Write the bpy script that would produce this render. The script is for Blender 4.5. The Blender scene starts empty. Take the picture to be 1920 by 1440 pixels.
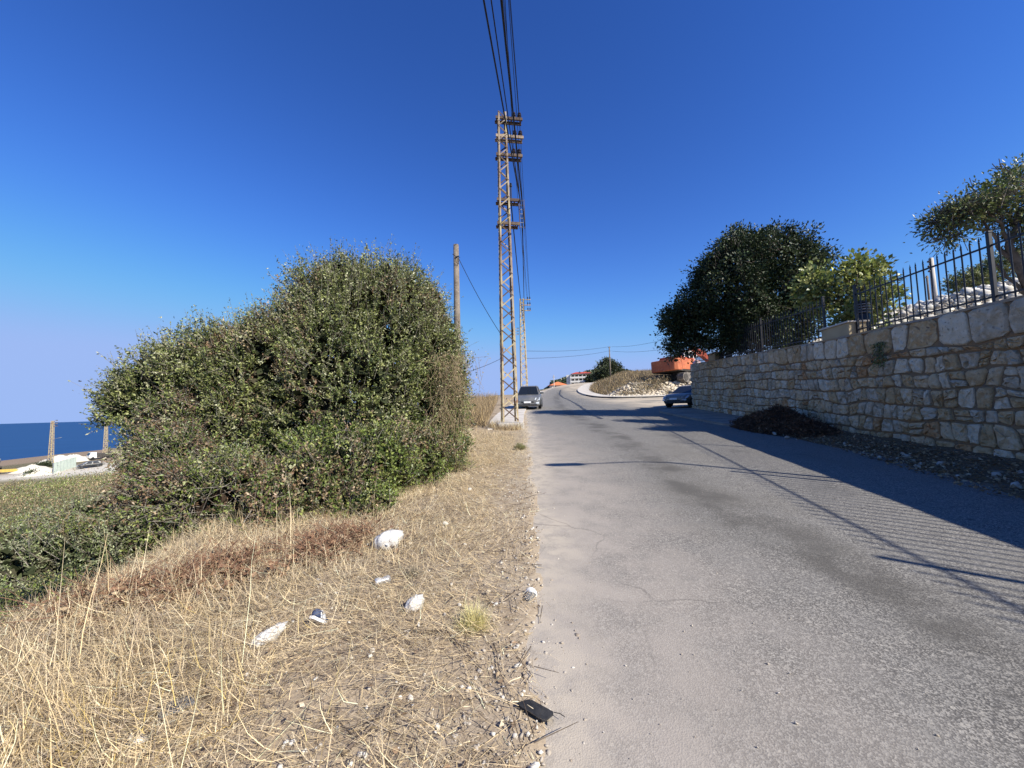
import bpy, math, random
import numpy as np
from mathutils import Vector, Matrix, Euler

random.seed(7)
RNG = np.random.default_rng(7)
PI = math.pi
C = bpy.context.scene
COL = C.collection

# ------------------------------------------------------------------ camera, sky, sun, exposure
F_PX, PITCH, ROLL = 735.0, math.radians(3.66), math.radians(-1.53)
cam_d = bpy.data.cameras.new('camera')
cam_d.sensor_width = 36.0
cam_d.lens = 36.0 * F_PX / 1920.0
cam_d.clip_start, cam_d.clip_end = 0.05, 90000
cam = bpy.data.objects.new('camera', cam_d)
COL.objects.link(cam)
CAM_ROT = Euler((PI / 2 + PITCH, 0, 0)).to_matrix() @ Matrix.Rotation(ROLL, 3, 'Z')
cam.matrix_world = Matrix.Translation((0, 0, 1.6)) @ CAM_ROT.to_4x4()
C.camera = cam

SUN_EL, SUN_AZ = math.radians(36), math.radians(128)
SUN = Vector((math.cos(SUN_EL) * math.sin(SUN_AZ), math.cos(SUN_EL) * math.cos(SUN_AZ), math.sin(SUN_EL)))
w = bpy.data.worlds.new('World')
C.world = w
w.use_nodes = True
nt = w.node_tree
sky = nt.nodes.new('ShaderNodeTexSky')
sky.sky_type = 'NISHITA'
sky.sun_disc = False
sky.sun_elevation, sky.sun_rotation = SUN_EL, SUN_AZ
sky.altitude, sky.air_density, sky.dust_density, sky.ozone_density = 100, 1.0, 0.0, 3.0
hs = nt.nodes.new('ShaderNodeHueSaturation')           # clear, deep blue autumn air
hs.inputs['Saturation'].default_value = 1.28
nt.links.new(sky.outputs[0], hs.inputs['Color'])
sx = nt.nodes.new('ShaderNodeSeparateColor'); cx = nt.nodes.new('ShaderNodeCombineColor')
nt.links.new(hs.outputs[0], sx.inputs[0])
for i, (gain, pw_, top) in enumerate(((1.20, 1.0, 2.9), (1.0, 1.24, 4.2), (1.20, 1.25, 7.6))):
    pwn = nt.nodes.new('ShaderNodeMath'); pwn.operation = 'POWER'; pwn.inputs[1].default_value = pw_
    g = nt.nodes.new('ShaderNodeMath'); g.operation = 'MULTIPLY'; g.inputs[1].default_value = gain
    q = nt.nodes.new('ShaderNodeMath'); q.operation = 'SMOOTH_MIN'; q.inputs[1].default_value = top; q.inputs[2].default_value = top * .55
    nt.links.new(sx.outputs[i], pwn.inputs[0]); nt.links.new(pwn.outputs[0], g.inputs[0]); nt.links.new(g.outputs[0], q.inputs[0]); nt.links.new(q.outputs[0], cx.inputs[i])
nt.links.new(cx.outputs[0], nt.nodes['Background'].inputs['Color'])
nt.nodes['Background'].inputs['Strength'].default_value = 0.074
sl = bpy.data.lights.new('sun', 'SUN')
sl.energy, sl.angle, sl.color = 5.0, math.radians(0.5), (1.0, 0.955, 0.87)
so = bpy.data.objects.new('sun', sl)
COL.objects.link(so)
so.rotation_euler = (-SUN).to_track_quat('-Z', 'Y').to_euler()
C.view_settings.view_transform = 'Standard'
C.view_settings.look = 'None'
C.view_settings.exposure = 0.68
C.view_settings.gamma = 1.0
C.view_settings.use_curve_mapping = False
C.cycles.max_bounces = 6
C.cycles.transparent_max_bounces = 6

# ------------------------------------------------------------------ helpers
def at(px, py, Y):
    """world point at depth Y (metres ahead) seen in direction of photo pixel; used for measuring the place."""
    d = CAM_ROT @ Vector(((px - 960) / F_PX, -(py - 720) / F_PX, -1))
    return Vector((0, 0, 1.6)) + d * (Y / d.y)

def tag(o, label=None, cat=None, group=None, kind=None):
    if label: o['label'] = label
    if cat: o['category'] = cat
    if group: o['group'] = group
    if kind: o['kind'] = kind
    return o

def empty(name, loc, rz=0.0, label=None, cat=None, group=None):
    o = bpy.data.objects.new(name, None)
    COL.objects.link(o)
    o.location = loc
    o.rotation_euler = (0, 0, rz)
    o.empty_display_size = 0.2
    return tag(o, label, cat, group)

def link_mesh(name, me, mats, parent=None):
    o = bpy.data.objects.new(name, me)
    COL.objects.link(o)
    for m in (mats if isinstance(mats, (list, tuple)) else [mats]):
        if m: me.materials.append(m)
    if parent: o.parent = parent
    return o

def np_mesh(name, V, F, mats, parent=None, cols=None, smooth=False, uv=None):
    V = np.asarray(V, dtype=np.float32); F = np.asarray(F, dtype=np.int32)
    k = F.shape[1]
    me = bpy.data.meshes.new(name)
    me.vertices.add(len(V)); me.vertices.foreach_set('co', V.ravel())
    me.loops.add(F.size); me.loops.foreach_set('vertex_index', F.ravel())
    me.polygons.add(len(F)); me.polygons.foreach_set('loop_start', np.arange(0, F.size, k, dtype=np.int32))
    me.update(calc_edges=True)
    if cols is not None:
        a = me.color_attributes.new('tint', 'FLOAT_COLOR', 'POINT')
        c4 = np.ones((len(V), 4), dtype=np.float32); c4[:, :3] = cols
        a.data.foreach_set('color', c4.ravel())
    if uv is not None:
        u = me.uv_layers.new(name='UVMap')
        u.data.foreach_set('uv', np.asarray(uv, dtype=np.float32)[F.ravel()].ravel())
    if smooth:
        me.polygons.foreach_set('use_smooth', np.ones(len(F), dtype=bool))
    return link_mesh(name, me, mats, parent)

class MB:
    """collects boxes, bars, tubes, lathes; build() links them as one mesh object"""
    def __init__(s): s.v, s.f = [], []
    def add(s, vs, fs):
        n = len(s.v); s.v += [tuple(v) for v in vs]; s.f += [tuple(i + n for i in f) for f in fs]; return s
    def box(s, c, d, M=None):
        x, y, z = d[0] / 2, d[1] / 2, d[2] / 2
        vs = [Vector((a * x, b * y, e * z)) for a in (-1, 1) for b in (-1, 1) for e in (-1, 1)]
        if M is not None: vs = [M @ v for v in vs]
        c = Vector(c)
        return s.add([v + c for v in vs], [(0, 1, 3, 2), (4, 6, 7, 5), (0, 4, 5, 1), (2, 3, 7, 6), (0, 2, 6, 4), (1, 5, 7, 3)])
    def bar(s, a, b, w, h=None, up=(0, 0, 1)):
        a, b = Vector(a), Vector(b); h = h or w
        d = (b - a).normalized(); up = Vector(up)
        if abs(d.dot(up)) > .98: up = Vector((0, 1, 0))
        x = d.cross(up).normalized() * w / 2; y = x.cross(d).normalized() * h / 2
        vs = [p + i * x + j * y for p in (a, b) for i, j in ((-1, -1), (1, -1), (1, 1), (-1, 1))]
        return s.add(vs, [(3, 2, 1, 0), (4, 5, 6, 7), (0, 1, 5, 4), (1, 2, 6, 5), (2, 3, 7, 6), (3, 0, 4, 7)])
    def tube(s, pts, r, n=6, cap=True):
        pts = [Vector(p) for p in pts]
        rs = r if isinstance(r, (list, tuple)) else [r] * len(pts)
        base = len(s.v); prev = None
        for i, p in enumerate(pts):
            d = (pts[min(i + 1, len(pts) - 1)] - pts[max(i - 1, 0)]).normalized()
            if prev is None:
                u = d.cross(Vector((0, 0, 1)))
                if u.length < .05: u = d.cross(Vector((0, 1, 0)))
            else:
                u = prev - d * prev.dot(d)
            u.normalize(); prev = u; v = d.cross(u)
            for k in range(n):
                t = 2 * PI * k / n
                s.v.append(tuple(p + (u * math.cos(t) + v * math.sin(t)) * rs[i]))
        for i in range(len(pts) - 1):
            for k in range(n):
                a, b = base + i * n + k, base + i * n + (k + 1) % n
                s.f.append((a, b, b + n, a + n))
        if cap:
            s.f.append(tuple(base + k for k in reversed(range(n))))
            s.f.append(tuple(base + (len(pts) - 1) * n + k for k in range(n)))
        return s
    def lathe(s, prof, c, n=10, axis='z'):
        base = len(s.v); c = Vector(c)
        for r, h in prof:
            for k in range(n):
                t = 2 * PI * k / n
                p = (r * math.cos(t), r * math.sin(t), h)
                if axis == 'x': p = (h, p[0], p[1])
                if axis == 'y': p = (p[0], h, p[1])
                s.v.append(tuple(c + Vector(p)))
        for i in range(len(prof) - 1):
            for k in range(n):
                a, b = base + i * n + k, base + i * n + (k + 1) % n
                s.f.append((a, b, b + n, a + n))
        s.f.append(tuple(base + k for k in reversed(range(n))))
        s.f.append(tuple(base + (len(prof) - 1) * n + k for k in range(n)))
        return s
    def prism(s, poly, off):
        off = Vector(off); n = len(poly)
        vs = [Vector(p) for p in poly]; vs += [p + off for p in vs]
        return s.add(vs, [tuple(reversed(range(n))), tuple(range(n, 2 * n))] + [(i, (i + 1) % n, n + (i + 1) % n, n + i) for i in range(n)])
    def loft(s, rings):
        n = len(rings[0]); base = len(s.v)
        for r in rings: s.v += [tuple(p) for p in r]
        for i in range(len(rings) - 1):
            for k in range(n):
                a, b = base + i * n + k, base + i * n + (k + 1) % n
                s.f.append((a, b, b + n, a + n))
        s.f.append(tuple(base + k for k in reversed(range(n))))
        s.f.append(tuple(base + (len(rings) - 1) * n + k for k in range(n)))
        return s
    def mesh(s, name):
        import bmesh
        me = bpy.data.meshes.new(name)
        me.from_pydata(s.v, [], s.f)
        bm = bmesh.new(); bm.from_mesh(me)
        bmesh.ops.recalc_face_normals(bm, faces=bm.faces)
        bm.to_mesh(me); bm.free()
        return me
    def build(s, name, mats, parent=None, smooth=False, bevel=0):
        me = s.mesh(name)
        if smooth: me.polygons.foreach_set('use_smooth', np.ones(len(me.polygons), dtype=bool))
        o = link_mesh(name, me, mats, parent)
        if bevel:
            b = o.modifiers.new('bevel', 'BEVEL'); b.width = bevel; b.segments = 2; b.limit_method = 'ANGLE'
        return o

def copy_tree(o, parent=None):
    c = o.copy(); COL.objects.link(c)
    if parent: c.parent = parent
    for ch in list(o.children): copy_tree(ch, c)
    return c

def sst(a, b, x):
    t = np.clip((x - a) / (b - a), 0, 1); return t * t * (3 - 2 * t)

def vnoise(x, y, seed=0):
    """smooth value noise on numpy arrays, 0..1"""
    x = np.asarray(x, float); y = np.asarray(y, float)
    xi, yi = np.floor(x), np.floor(y); xf, yf = x - xi, y - yi
    def h(a, b):
        v = np.sin(a * 127.1 + b * 311.7 + seed * 74.7) * 43758.5453
        return v - np.floor(v)
    u, v = xf * xf * (3 - 2 * xf), yf * yf * (3 - 2 * yf)
    return (h(xi, yi) * (1 - u) + h(xi + 1, yi) * u) * (1 - v) + (h(xi, yi + 1) * (1 - u) + h(xi + 1, yi + 1) * u) * v

def fbm(x, y, seed=0, o=3):
    s, a, t = 0, .5, 0
    for i in range(o):
        s = s + a * vnoise(np.asarray(x) * 2 ** i, np.asarray(y) * 2 ** i, seed + i); t += a; a *= .5
    return s / t

# ------------------------------------------------------------------ materials
def mat(name, col, rough=.7, spec=.3, metal=0, noise=None, bump=None, attr=None, coat=0, coords='Object', trans=0):
    """noise: list of (scale, colour2, lo, hi, detail); bump: (scale, strength, distance)"""
    m = bpy.data.materials.new(name); m.use_nodes = True
    n, l = m.node_tree.nodes, m.node_tree.links
    b = n['Principled BSDF']
    b.inputs['Roughness'].default_value = rough
    b.inputs['Specular IOR Level'].default_value = spec
    b.inputs['Metallic'].default_value = metal
    b.inputs['Coat Weight'].default_value = coat
    b.inputs['Base Color'].default_value = (*col, 1)
    tc = n.new('ShaderNodeTexCoord')
    cur = None
    if attr:
        a = n.new('ShaderNodeAttribute'); a.attribute_name = attr; cur = a.outputs['Color']
    for sc, c2, lo, hi, det in (noise or []):
        t = n.new('ShaderNodeTexNoise'); t.inputs['Scale'].default_value = sc; t.inputs['Detail'].default_value = det
        l.new(tc.outputs[coords], t.inputs['Vector'])
        r = n.new('ShaderNodeMapRange'); r.inputs[1].default_value = lo; r.inputs[2].default_value = hi
        l.new(t.outputs['Fac'], r.inputs[0])
        x = n.new('ShaderNodeMix'); x.data_type = 'RGBA'
        l.new(r.outputs[0], x.inputs['Factor'])
        if cur is None: x.inputs['A'].default_value = (*col, 1)
        else: l.new(cur, x.inputs['A'])
        x.inputs['B'].default_value = (*c2, 1)
        cur = x.outputs['Result']
    if cur is not None: l.new(cur, b.inputs['Base Color'])
    if bump:
        sc, st, di = bump
        t = n.new('ShaderNodeTexNoise'); t.inputs['Scale'].default_value = sc; t.inputs['Detail'].default_value = 6
        l.new(tc.outputs[coords], t.inputs['Vector'])
        bp = n.new('ShaderNodeBump'); bp.inputs['Strength'].default_value = st; bp.inputs['Distance'].default_value = di
        l.new(t.outputs['Fac'], bp.inputs['Height']); l.new(bp.outputs['Normal'], b.inputs['Normal'])
    if trans:
        tr = n.new('ShaderNodeBsdfTranslucent'); mx = n.new('ShaderNodeMixShader'); mx.inputs[0].default_value = trans
        if cur is not None: l.new(cur, tr.inputs['Color'])
        else: tr.inputs['Color'].default_value = (*col, 1)
        l.new(b.outputs[0], mx.inputs[1]); l.new(tr.outputs[0], mx.inputs[2])
        l.new(mx.outputs[0], n['Material Output'].inputs['Surface'])
    return m

M_leaf = mat('leaf', (.06, .09, .03), .42, .45, attr='tint', trans=.18)
M_core = mat('inner_shade_leaf', (.04, .04, .02), 1.0, .0, attr='tint')
M_leaf_dark = mat('dark_leaf', (.03, .05, .02), .5, .3, attr='tint', trans=.10)
M_dryleaf = mat('dry_leaf', (.2, .1, .05), .8, .15, attr='tint', trans=.12)
M_straw = mat('straw', (.5, .4, .2), .7, .25, attr='tint', trans=.15)
M_twig = mat('twig', (.17, .14, .11), .9, .1, noise=[(8, (.3, .27, .22), .4, .6, 3)])
M_bark = mat('bark', (.09, .075, .06), .95, .1, noise=[(5, (.16, .14, .12), .4, .7, 5)], bump=(14, .6, .02))
M_rock = mat('white_rock', (.62, .58, .50), .9, .15, noise=[(2.5, (.42, .36, .28), .45, .75, 4), (14, (.72, .69, .62), .5, .7, 3)], bump=(10, .5, .02))
M_rock_tan = mat('tan_rock', (.56, .48, .36), .92, .12, noise=[(1.5, (.40, .31, .21), .45, .72, 5), (8, (.66, .59, .47), .5, .7, 3)], bump=(6, .6, .04))
M_conc = mat('concrete', (.42, .39, .34), .9, .2, noise=[(1.3, (.30, .27, .23), .4, .7, 5), (22, (.5, .47, .42), .5, .7, 3)], bump=(30, .3, .01))
M_conc_pale = mat('pale_concrete', (.55, .50, .43), .9, .2, noise=[(1.1, (.42, .37, .30), .4, .7, 5)], bump=(24, .3, .01))
M_black_iron = mat('black_iron', (.012, .012, .017), .45, .4, noise=[(7, (.03, .026, .024), .5, .7, 4)])
M_rubber = mat('rubber', (.018, .018, .02), .75, .3, noise=[(30, (.035, .034, .034), .45, .7, 4)], bump=(60, .3, .004))
M_cable = mat('cable', (.010, .010, .012), .6, .3, noise=[(9, (.02, .02, .022), .4, .7, 2)])

# ------------------------------------------------------------------ the lie of the land
def R(Y):
    """height of the road surface along the view axis"""
    Y = np.asarray(Y, float)
    a = .055 * np.minimum(Y, 30)
    t = np.clip(Y - 30, 0, 30); b = .055 * t + .05 * t * t / 60
    c = .105 * np.clip(Y - 60, 0, 30)
    d = .045 * np.clip(Y - 90, 0, 1e4)
    return a + b + c + d
def Rf(Y): return float(R(Y))
def WX(Y): return 7.775 + .125 * np.asarray(Y, float)          # road face of the stone wall
def WTOP(Y): return np.interp(Y, [-10, 6.6, 10.33, 11.7, 23.3], [3.15, 3.27, 3.33, 3.38, 3.98])
LEFT_Y = [-40, 0, 12, 15.5, 22, 30, 45, 60, 65, 70, 80, 88, 95, 105]
LEFT_X = [-1.2, .05, .48, .62, .8, 1.1, 2.5, 4.7, 5.7, 7.1, 10.7, 15, 22, 40]
def LEFT(Y): return np.interp(Y, LEFT_Y, LEFT_X)                # left edge of the asphalt
KERB = [(40, 43.2), (26, 42.6), (18, 42.3), (13, 42.1), (11, 42.6), (9.8, 44.3), (9.3, 48), (9.35, 54), (10, 60), (11.1, 65.5), (13.5, 75), (16.6, 84), (21, 90), (30, 95), (44, 100)]
KY = [42.1, 44.3, 48, 54, 60, 65.5, 75, 84, 90, 95, 100, 140]; KX = [13, 9.8, 9.3, 9.35, 10, 11.1, 13.5, 16.6, 21, 30, 44, 160]
def nose(X, Y):
    return np.minimum(X - np.interp(Y, KY, KX), (Y - 42.6) * 1.1)

def T(X, Y):
    X = np.asarray(X, float); Y = np.asarray(Y, float)
    r = R(Y)
    # the island bank with the excavator
    d = nose(X, Y)
    right = r + np.where(Y > 42, 2.0 * sst(1.6, 8.5, d) + .25 * (fbm(X * .6, Y * .6, 5) - .5) * sst(1.6, 4, d), 0)
    # the verge and the hillside falling away to the sea on the left
    lipx = np.interp(Y, [-5, 0, 2.6, 3.3, 4.6, 8, 15, 40, 120], [-4.6, -4.0, -3.5, -3.15, -3.3, -5.2, -6.5, -8, -14])
    u = lipx - X
    dd = np.clip(-X - 4, 0, 1e4)
    slope = -1.3 - .115 * dd + .9 * (fbm(X * .13, Y * .13, 9) - .5) * sst(2, 20, dd)
    site = -11.0 + .06 * (Y - 110) + .03 * (X + 130)
    low = slope + (site - slope) * sst(66, 96, dd)
    wdt = 2.6 + .35 * np.clip(Y - 14, 0, 300)
    k = sst(0, 1, u / wdt)
    bumps = .10 * (fbm(X * 1.3, Y * 1.3, 3) - .5) * sst(.2, 1.5, LEFT(Y) - X)
    z = right * (1 - k) + low * k + bumps - 6.0 * sst(.5, 7, LEFT(Y) - X) * sst(48, 72, Y) * (1 - k)
    # coast
    rad = np.hypot(X, Y)
    drop = sst(214, 330, rad + 14 * (fbm(X * .02, Y * .02, 2) - .5)) * sst(0, 30, -X - .12 * Y)
    z = z - drop * 75
    return z
def Tf(x, y): return float(T(x, y))

# ------------------------------------------------------------------ the setting: ground, road, sea, hill
def grid_mesh(name, xs, ys, zf, mats, colf=None, kind='structure'):
    X, Y = np.meshgrid(xs, ys)
    Z = zf(X, Y)
    V = np.stack([X.ravel(), Y.ravel(), Z.ravel()], 1)
    ny, nx = X.shape
    i = (np.arange(ny - 1)[:, None] * nx + np.arange(nx - 1)[None, :]).ravel()
    Fc = np.stack([i, i + 1, i + nx + 1, i + nx], 1)
    cols = colf(X.ravel(), Y.ravel(), Z.ravel()) if colf else None
    o = np_mesh(name, V, Fc, mats, None, cols, smooth=True)
    return tag(o, kind=kind) if kind else o

def lerp3(a, b, t): return a * (1 - t[:, None]) + np.asarray(b)[None, :] * t[:, None]

def ground_z(X, Y):
    z = T(X, Y)
    e = LEFT(Y) + .34 * (fbm(X * 1.9, Y * 1.3, 21) - .5) + .16 * (vnoise(Y * 2.7, Y * 0, 22) - .5)
    inroad = sst(-.06, .14, X - e) * (Y > -25)
    lowered = np.where((Y < 42.1) | (nose(X, Y) < 1.2), 1, 0) * inroad * np.where(X < 60, 1, 0)
    return z + .018 - .13 * lowered

def ground_col(X, Y, Z):
    n1, n2 = fbm(X * .9, Y * .9, 31), fbm(X * .06, Y * .06, 32)
    c = np.tile(np.array([[.33, .26, .18]]), (len(X), 1))
    c = lerp3(c, (.19, .145, .10), sst(.5, .75, n1) * .8)                         # darker earth
    c = lerp3(c, (.40, .345, .27), sst(1.0, .0, np.abs(LEFT(Y) - X)) * .8 * sst(.25, .6, n1))  # dust and grit beside the asphalt
    far = sst(10, 25, -X)
    c = lerp3(c, (.17, .15, .075), far)
    c = lerp3(c, (.22, .185, .11), far * sst(.45, .6, n2))
    pad = sst(-9, 5, 26 - np.hypot((X + 127) * .62, (Y - 110) * 1.1) + 12 * (n2 - .5) * 2)
    c = lerp3(c, (.60, .55, .45), pad * sst(88, 94, Y + .0 * X))
    coast = sst(150, 175, np.hypot(X, Y)) * sst(60, 90, -X)
    c = lerp3(c, (.24, .175, .12), coast)
    c = lerp3(c, (.11, .10, .05), coast * sst(.5, .62, fbm(X * .045, Y * .045, 35)))
    bank = np.where(Y > 42, sst(.5, 2, nose(X, Y)), 0)
    c = lerp3(c, (.33, .27, .18), bank)
    return c

M_ground = mat('earth', (.3, .24, .16), .95, .12, attr='tint', noise=[(7, (.21, .155, .10), .50, .74, 6), (60, (.46, .38, .28), .56, .74, 3)], bump=(45, .5, .012))
def steps(*segs):
    out = []
    for a, b, s in segs: out.append(np.arange(a, b, s))
    return np.concatenate(out)
gx = steps((-460, -60, 5), (-60, -12, 1), (-12, -6, .35), (-6, 1.4, .1), (1.4, 9, .6), (9, 34, .6), (34, 420, 9))
gy = steps((-30, 0, 1), (0, 16, .14), (16, 60, .5), (60, 110, 1.2), (110, 340, 4), (340, 560, 10))
ground = grid_mesh('ground', gx, gy, ground_z, M_ground, ground_col)

# --- asphalt with aggregate speckle, dusty left edge, worn dark wheel band
def asphalt():
    m = bpy.data.materials.new('asphalt'); m.use_nodes = True
    n, l = m.node_tree.nodes, m.node_tree.links
    b = n['Principled BSDF']; b.inputs['Roughness'].default_value = .82; b.inputs['Specular IOR Level'].default_value = .25
    tc = n.new('ShaderNodeTexCoord'); uv = n.new('ShaderNodeSeparateXYZ'); l.new(tc.outputs['UV'], uv.inputs[0])
    def noise(sc, det, vec='Object', rough=.6):
        t = n.new('ShaderNodeTexNoise'); t.inputs['Scale'].default_value = sc; t.inputs['Detail'].default_value = det; t.inputs['Roughness'].default_value = rough
        l.new(tc.outputs[vec], t.inputs['Vector']); return t.outputs['Fac']
    def ramp(v, a, b_, lo=0, hi=1, smooth=True):
        r = n.new('ShaderNodeMapRange'); r.interpolation_type = 'SMOOTHSTEP' if smooth else 'LINEAR'
        for i, x in enumerate((a, b_, lo, hi)): r.inputs[i + 1].default_value = x
        l.new(v, r.inputs[0]); return r.outputs[0]
    def math_(op, a, b_):
        x = n.new('ShaderNodeMath'); x.operation = op
        for i, q in enumerate((a, b_)):
            if isinstance(q, (int, float)): x.inputs[i].default_value = q
            else: l.new(q, x.inputs[i])
        return x.outputs[0]
    def mixc(a, b_, f):
        x = n.new('ShaderNodeMix'); x.data_type = 'RGBA'
        if isinstance(f, (int, float)): x.inputs['Factor'].default_value = f
        else: l.new(f, x.inputs['Factor'])
        for k, q in (('A', a), ('B', b_)):
            if isinstance(q, tuple): x.inputs[k].default_value = (*q, 1)
            else: l.new(q, x.inputs[k])
        return x.outputs['Result']
    # chips of aggregate at two sizes
    vo = n.new('ShaderNodeTexVoronoi'); vo.inputs['Scale'].default_value = 130; l.new(tc.outputs['Object'], vo.inputs['Vector'])
    sep = n.new('ShaderNodeSeparateColor'); l.new(vo.outputs['Color'], sep.inputs[0])
    chips = mixc((.082, .076, .068), (.31, .288, .248), ramp(sep.outputs[0], .25, 1.0))
    vo2 = n.new('ShaderNodeTexVoronoi'); vo2.inputs['Scale'].default_value = 62; l.new(tc.outputs['Object'], vo2.inputs['Vector'])
    sep2 = n.new('ShaderNodeSeparateColor'); l.new(vo2.outputs['Color'], sep2.inputs[0])
    chips = mixc(chips, (.43, .395, .33), ramp(sep2.outputs[1], .88, .97, 0, .55))
    chips = mixc(chips, (.05, .05, .05), ramp(sep2.outputs[2], .86, .98, 0, .5))
    base = mixc(chips, (.200, .189, .168), ramp(noise(3.0, 5), .38, .68, .05, .4))
    base = mixc(base, (.152, .139, .116), ramp(noise(.55, 4), .48, .70, 0, .55))
    u, v = uv.outputs[0], uv.outputs[1]
    wob = math_('MULTIPLY', math_('SUBTRACT', noise(.5, 3), .5), 1.2)
    uu = math_('ADD', u, wob)
    streak = noise(1.0, 5, 'UV')
    # dark worn band
    d1 = math_('ABSOLUTE', math_('SUBTRACT', uu, 2.55), 0)
    band = math_('MULTIPLY', ramp(d1, .12, .62, 1, 0), ramp(noise(1.3, 5), .40, .62, .15, .75))
    band = math_('MULTIPLY', band, ramp(v, 30, 45, 1, 0))
    base = mixc(base, (.080, .073, .062), band)
    d2 = math_('ABSOLUTE', math_('SUBTRACT', uu, 4.4), 0)
    base = mixc(base, (.085, .082, .078), math_('MULTIPLY', ramp(d2, .1, .6, 1, 0), ramp(noise(.9, 4), .45, .7, 0, .45)))
    # pale dust and warm grit swept to the left edge
    dust = math_('MULTIPLY', math_('MULTIPLY', ramp(uu, .1, 2.4, 1, 0), ramp(noise(2.2, 6), .30, .62, .45, .9)), ramp(v, 2.5, 7, 1, .25))
    base = mixc(base, (.375, .325, .270), dust)
    edge = math_('MULTIPLY', ramp(uu, .0, .55, 1, 0), ramp(noise(6, 5), .35, .6, .2, .95))
    base = mixc(base, (.45, .385, .30), edge)
    # beige dust spread over the mouth of the side street
    sx = n.new('ShaderNodeSeparateXYZ'); l.new(tc.outputs['Object'], sx.inputs[0])
    mouth = math_('MULTIPLY', ramp(sx.outputs[0], 6.5, 11), math_('MULTIPLY', ramp(sx.outputs[1], 24, 29), ramp(noise(.35, 4), .32, .55)))
    base = mixc(base, (.50, .41, .29), math_('MULTIPLY', mouth, .85))
    # hairline cracks, only in patches
    vc = n.new('ShaderNodeTexVoronoi'); vc.feature = 'DISTANCE_TO_EDGE'; vc.inputs['Scale'].default_value = .9
    dm = n.new('ShaderNodeMixRGB'); dm.blend_type = 'ADD'; dm.inputs[0].default_value = .22
    nz = n.new('ShaderNodeTexNoise'); nz.inputs['Scale'].default_value = 2.6; nz.inputs['Detail'].default_value = 6
    l.new(tc.outputs['Object'], nz.inputs['Vector']); l.new(tc.outputs['Object'], dm.inputs[1]); l.new(nz.outputs['Color'], dm.inputs[2]); l.new(dm.outputs[0], vc.inputs['Vector'])
    crack = math_('MULTIPLY', ramp(vc.outputs['Distance'], .003, .011, 1, 0), ramp(noise(.33, 2), .50, .60))
    base = mixc(base, (.045, .042, .038), math_('MULTIPLY', crack, .35))
    # drops and stains
    vs = n.new('ShaderNodeTexVoronoi'); vs.inputs['Scale'].default_value = 1.15; l.new(tc.outputs['Object'], vs.inputs['Vector'])
    ss = n.new('ShaderNodeSeparateColor'); l.new(vs.outputs['Color'], ss.inputs[0])
    spot = math_('MULTIPLY', ramp(math_('ADD', vs.outputs['Distance'], math_('MULTIPLY', math_('SUBTRACT', noise(30, 2), .5), .09)), .035, .05, 1, 0), ramp(ss.outputs[0], .55, .56))
    base = mixc(base, (.06, .05, .045), math_('MULTIPLY', spot, .75))
    l.new(base, b.inputs['Base Color'])
    bp = n.new('ShaderNodeBump'); bp.inputs['Strength'].default_value = .35; bp.inputs['Distance'].default_value = .004
    l.new(math_('ADD', noise(130, 3), vo.outputs['Distance']), bp.inputs['Height']); l.new(bp.outputs['Normal'], b.inputs['Normal'])
    return m
M_asphalt = asphalt()

def road_right(Y):
    return np.where(Y < 23.3, WX(Y) + .2, np.where(Y < 42.35, 46.0, np.interp(Y, KY, KX) + .15))
ry = np.concatenate([steps((-26, 0, 1), (0, 23.3, .3)), [23.3, 23.31], steps((23.6, 42.3, .4)), [42.34, 42.36], steps((42.7, 66, .5), (66, 102, .8))])
nx = 46
t = np.linspace(0, 1, nx) ** 1.4
XL = LEFT(ry) - .35
XX = XL[:, None] + (road_right(ry) - XL)[:, None] * t[None, :]
YY = np.repeat(ry[:, None], nx, 1)
ZZ = R(YY) + .012 * (fbm(XX * .5, YY * .5, 44) - .5) + .004
idx = (np.arange(len(ry) - 1)[:, None] * nx + np.arange(nx - 1)[None, :]).ravel()
road = np_mesh('road', np.stack([XX.ravel(), YY.ravel(), ZZ.ravel()], 1), np.stack([idx, idx + 1, idx + nx + 1, idx + nx], 1), M_asphalt,
               smooth=True, uv=np.stack([(XX - LEFT(YY)).ravel(), YY.ravel() * .35], 1))
tag(road, kind='structure')

# tar seam wandering up the middle of the far road, and a hairline crack in the near lane
def ribbon(name, pts, wd, m, zoff=.012, zf=Rf):
    vs, fs = [], []
    for i, (x, y) in enumerate(pts):
        a = Vector(pts[max(i - 1, 0)]); b = Vector(pts[min(i + 1, len(pts) - 1)])
        d = (b - a).normalized(); nn = Vector((-d.y, d.x)); ww = wd * random.uniform(.7, 1.3)
        for s in (-.5, .5):
            q = Vector((x, y)) + nn * ww * s; vs.append((q.x, q.y, zf(q.y) + zoff))
        if i: k = 2 * i; fs.append((k - 2, k - 1, k + 1, k))
    o = MB().add(vs, fs).build(name, m); return o
M_tar = mat('tar', (.028, .027, .026), .6, .4, noise=[(3, (.07, .068, .064), .45, .65, 4)])
seam = [(4.2, 18.5), (4.35, 22), (4.75, 26), (5.25, 31), (5.7, 36), (6.0, 42), (6.1, 48), (6.5, 54), (7.3, 60), (8.3, 66)]
sp = []
for a, b in zip(seam[:-1], seam[1:]):
    for k in range(6): sp.append((a[0] + (b[0] - a[0]) * k / 6 + random.uniform(-.04, .04), a[1] + (b[1] - a[1]) * k / 6))
tag(ribbon('road_seam', sp, .2, M_tar), kind='structure')

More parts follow.
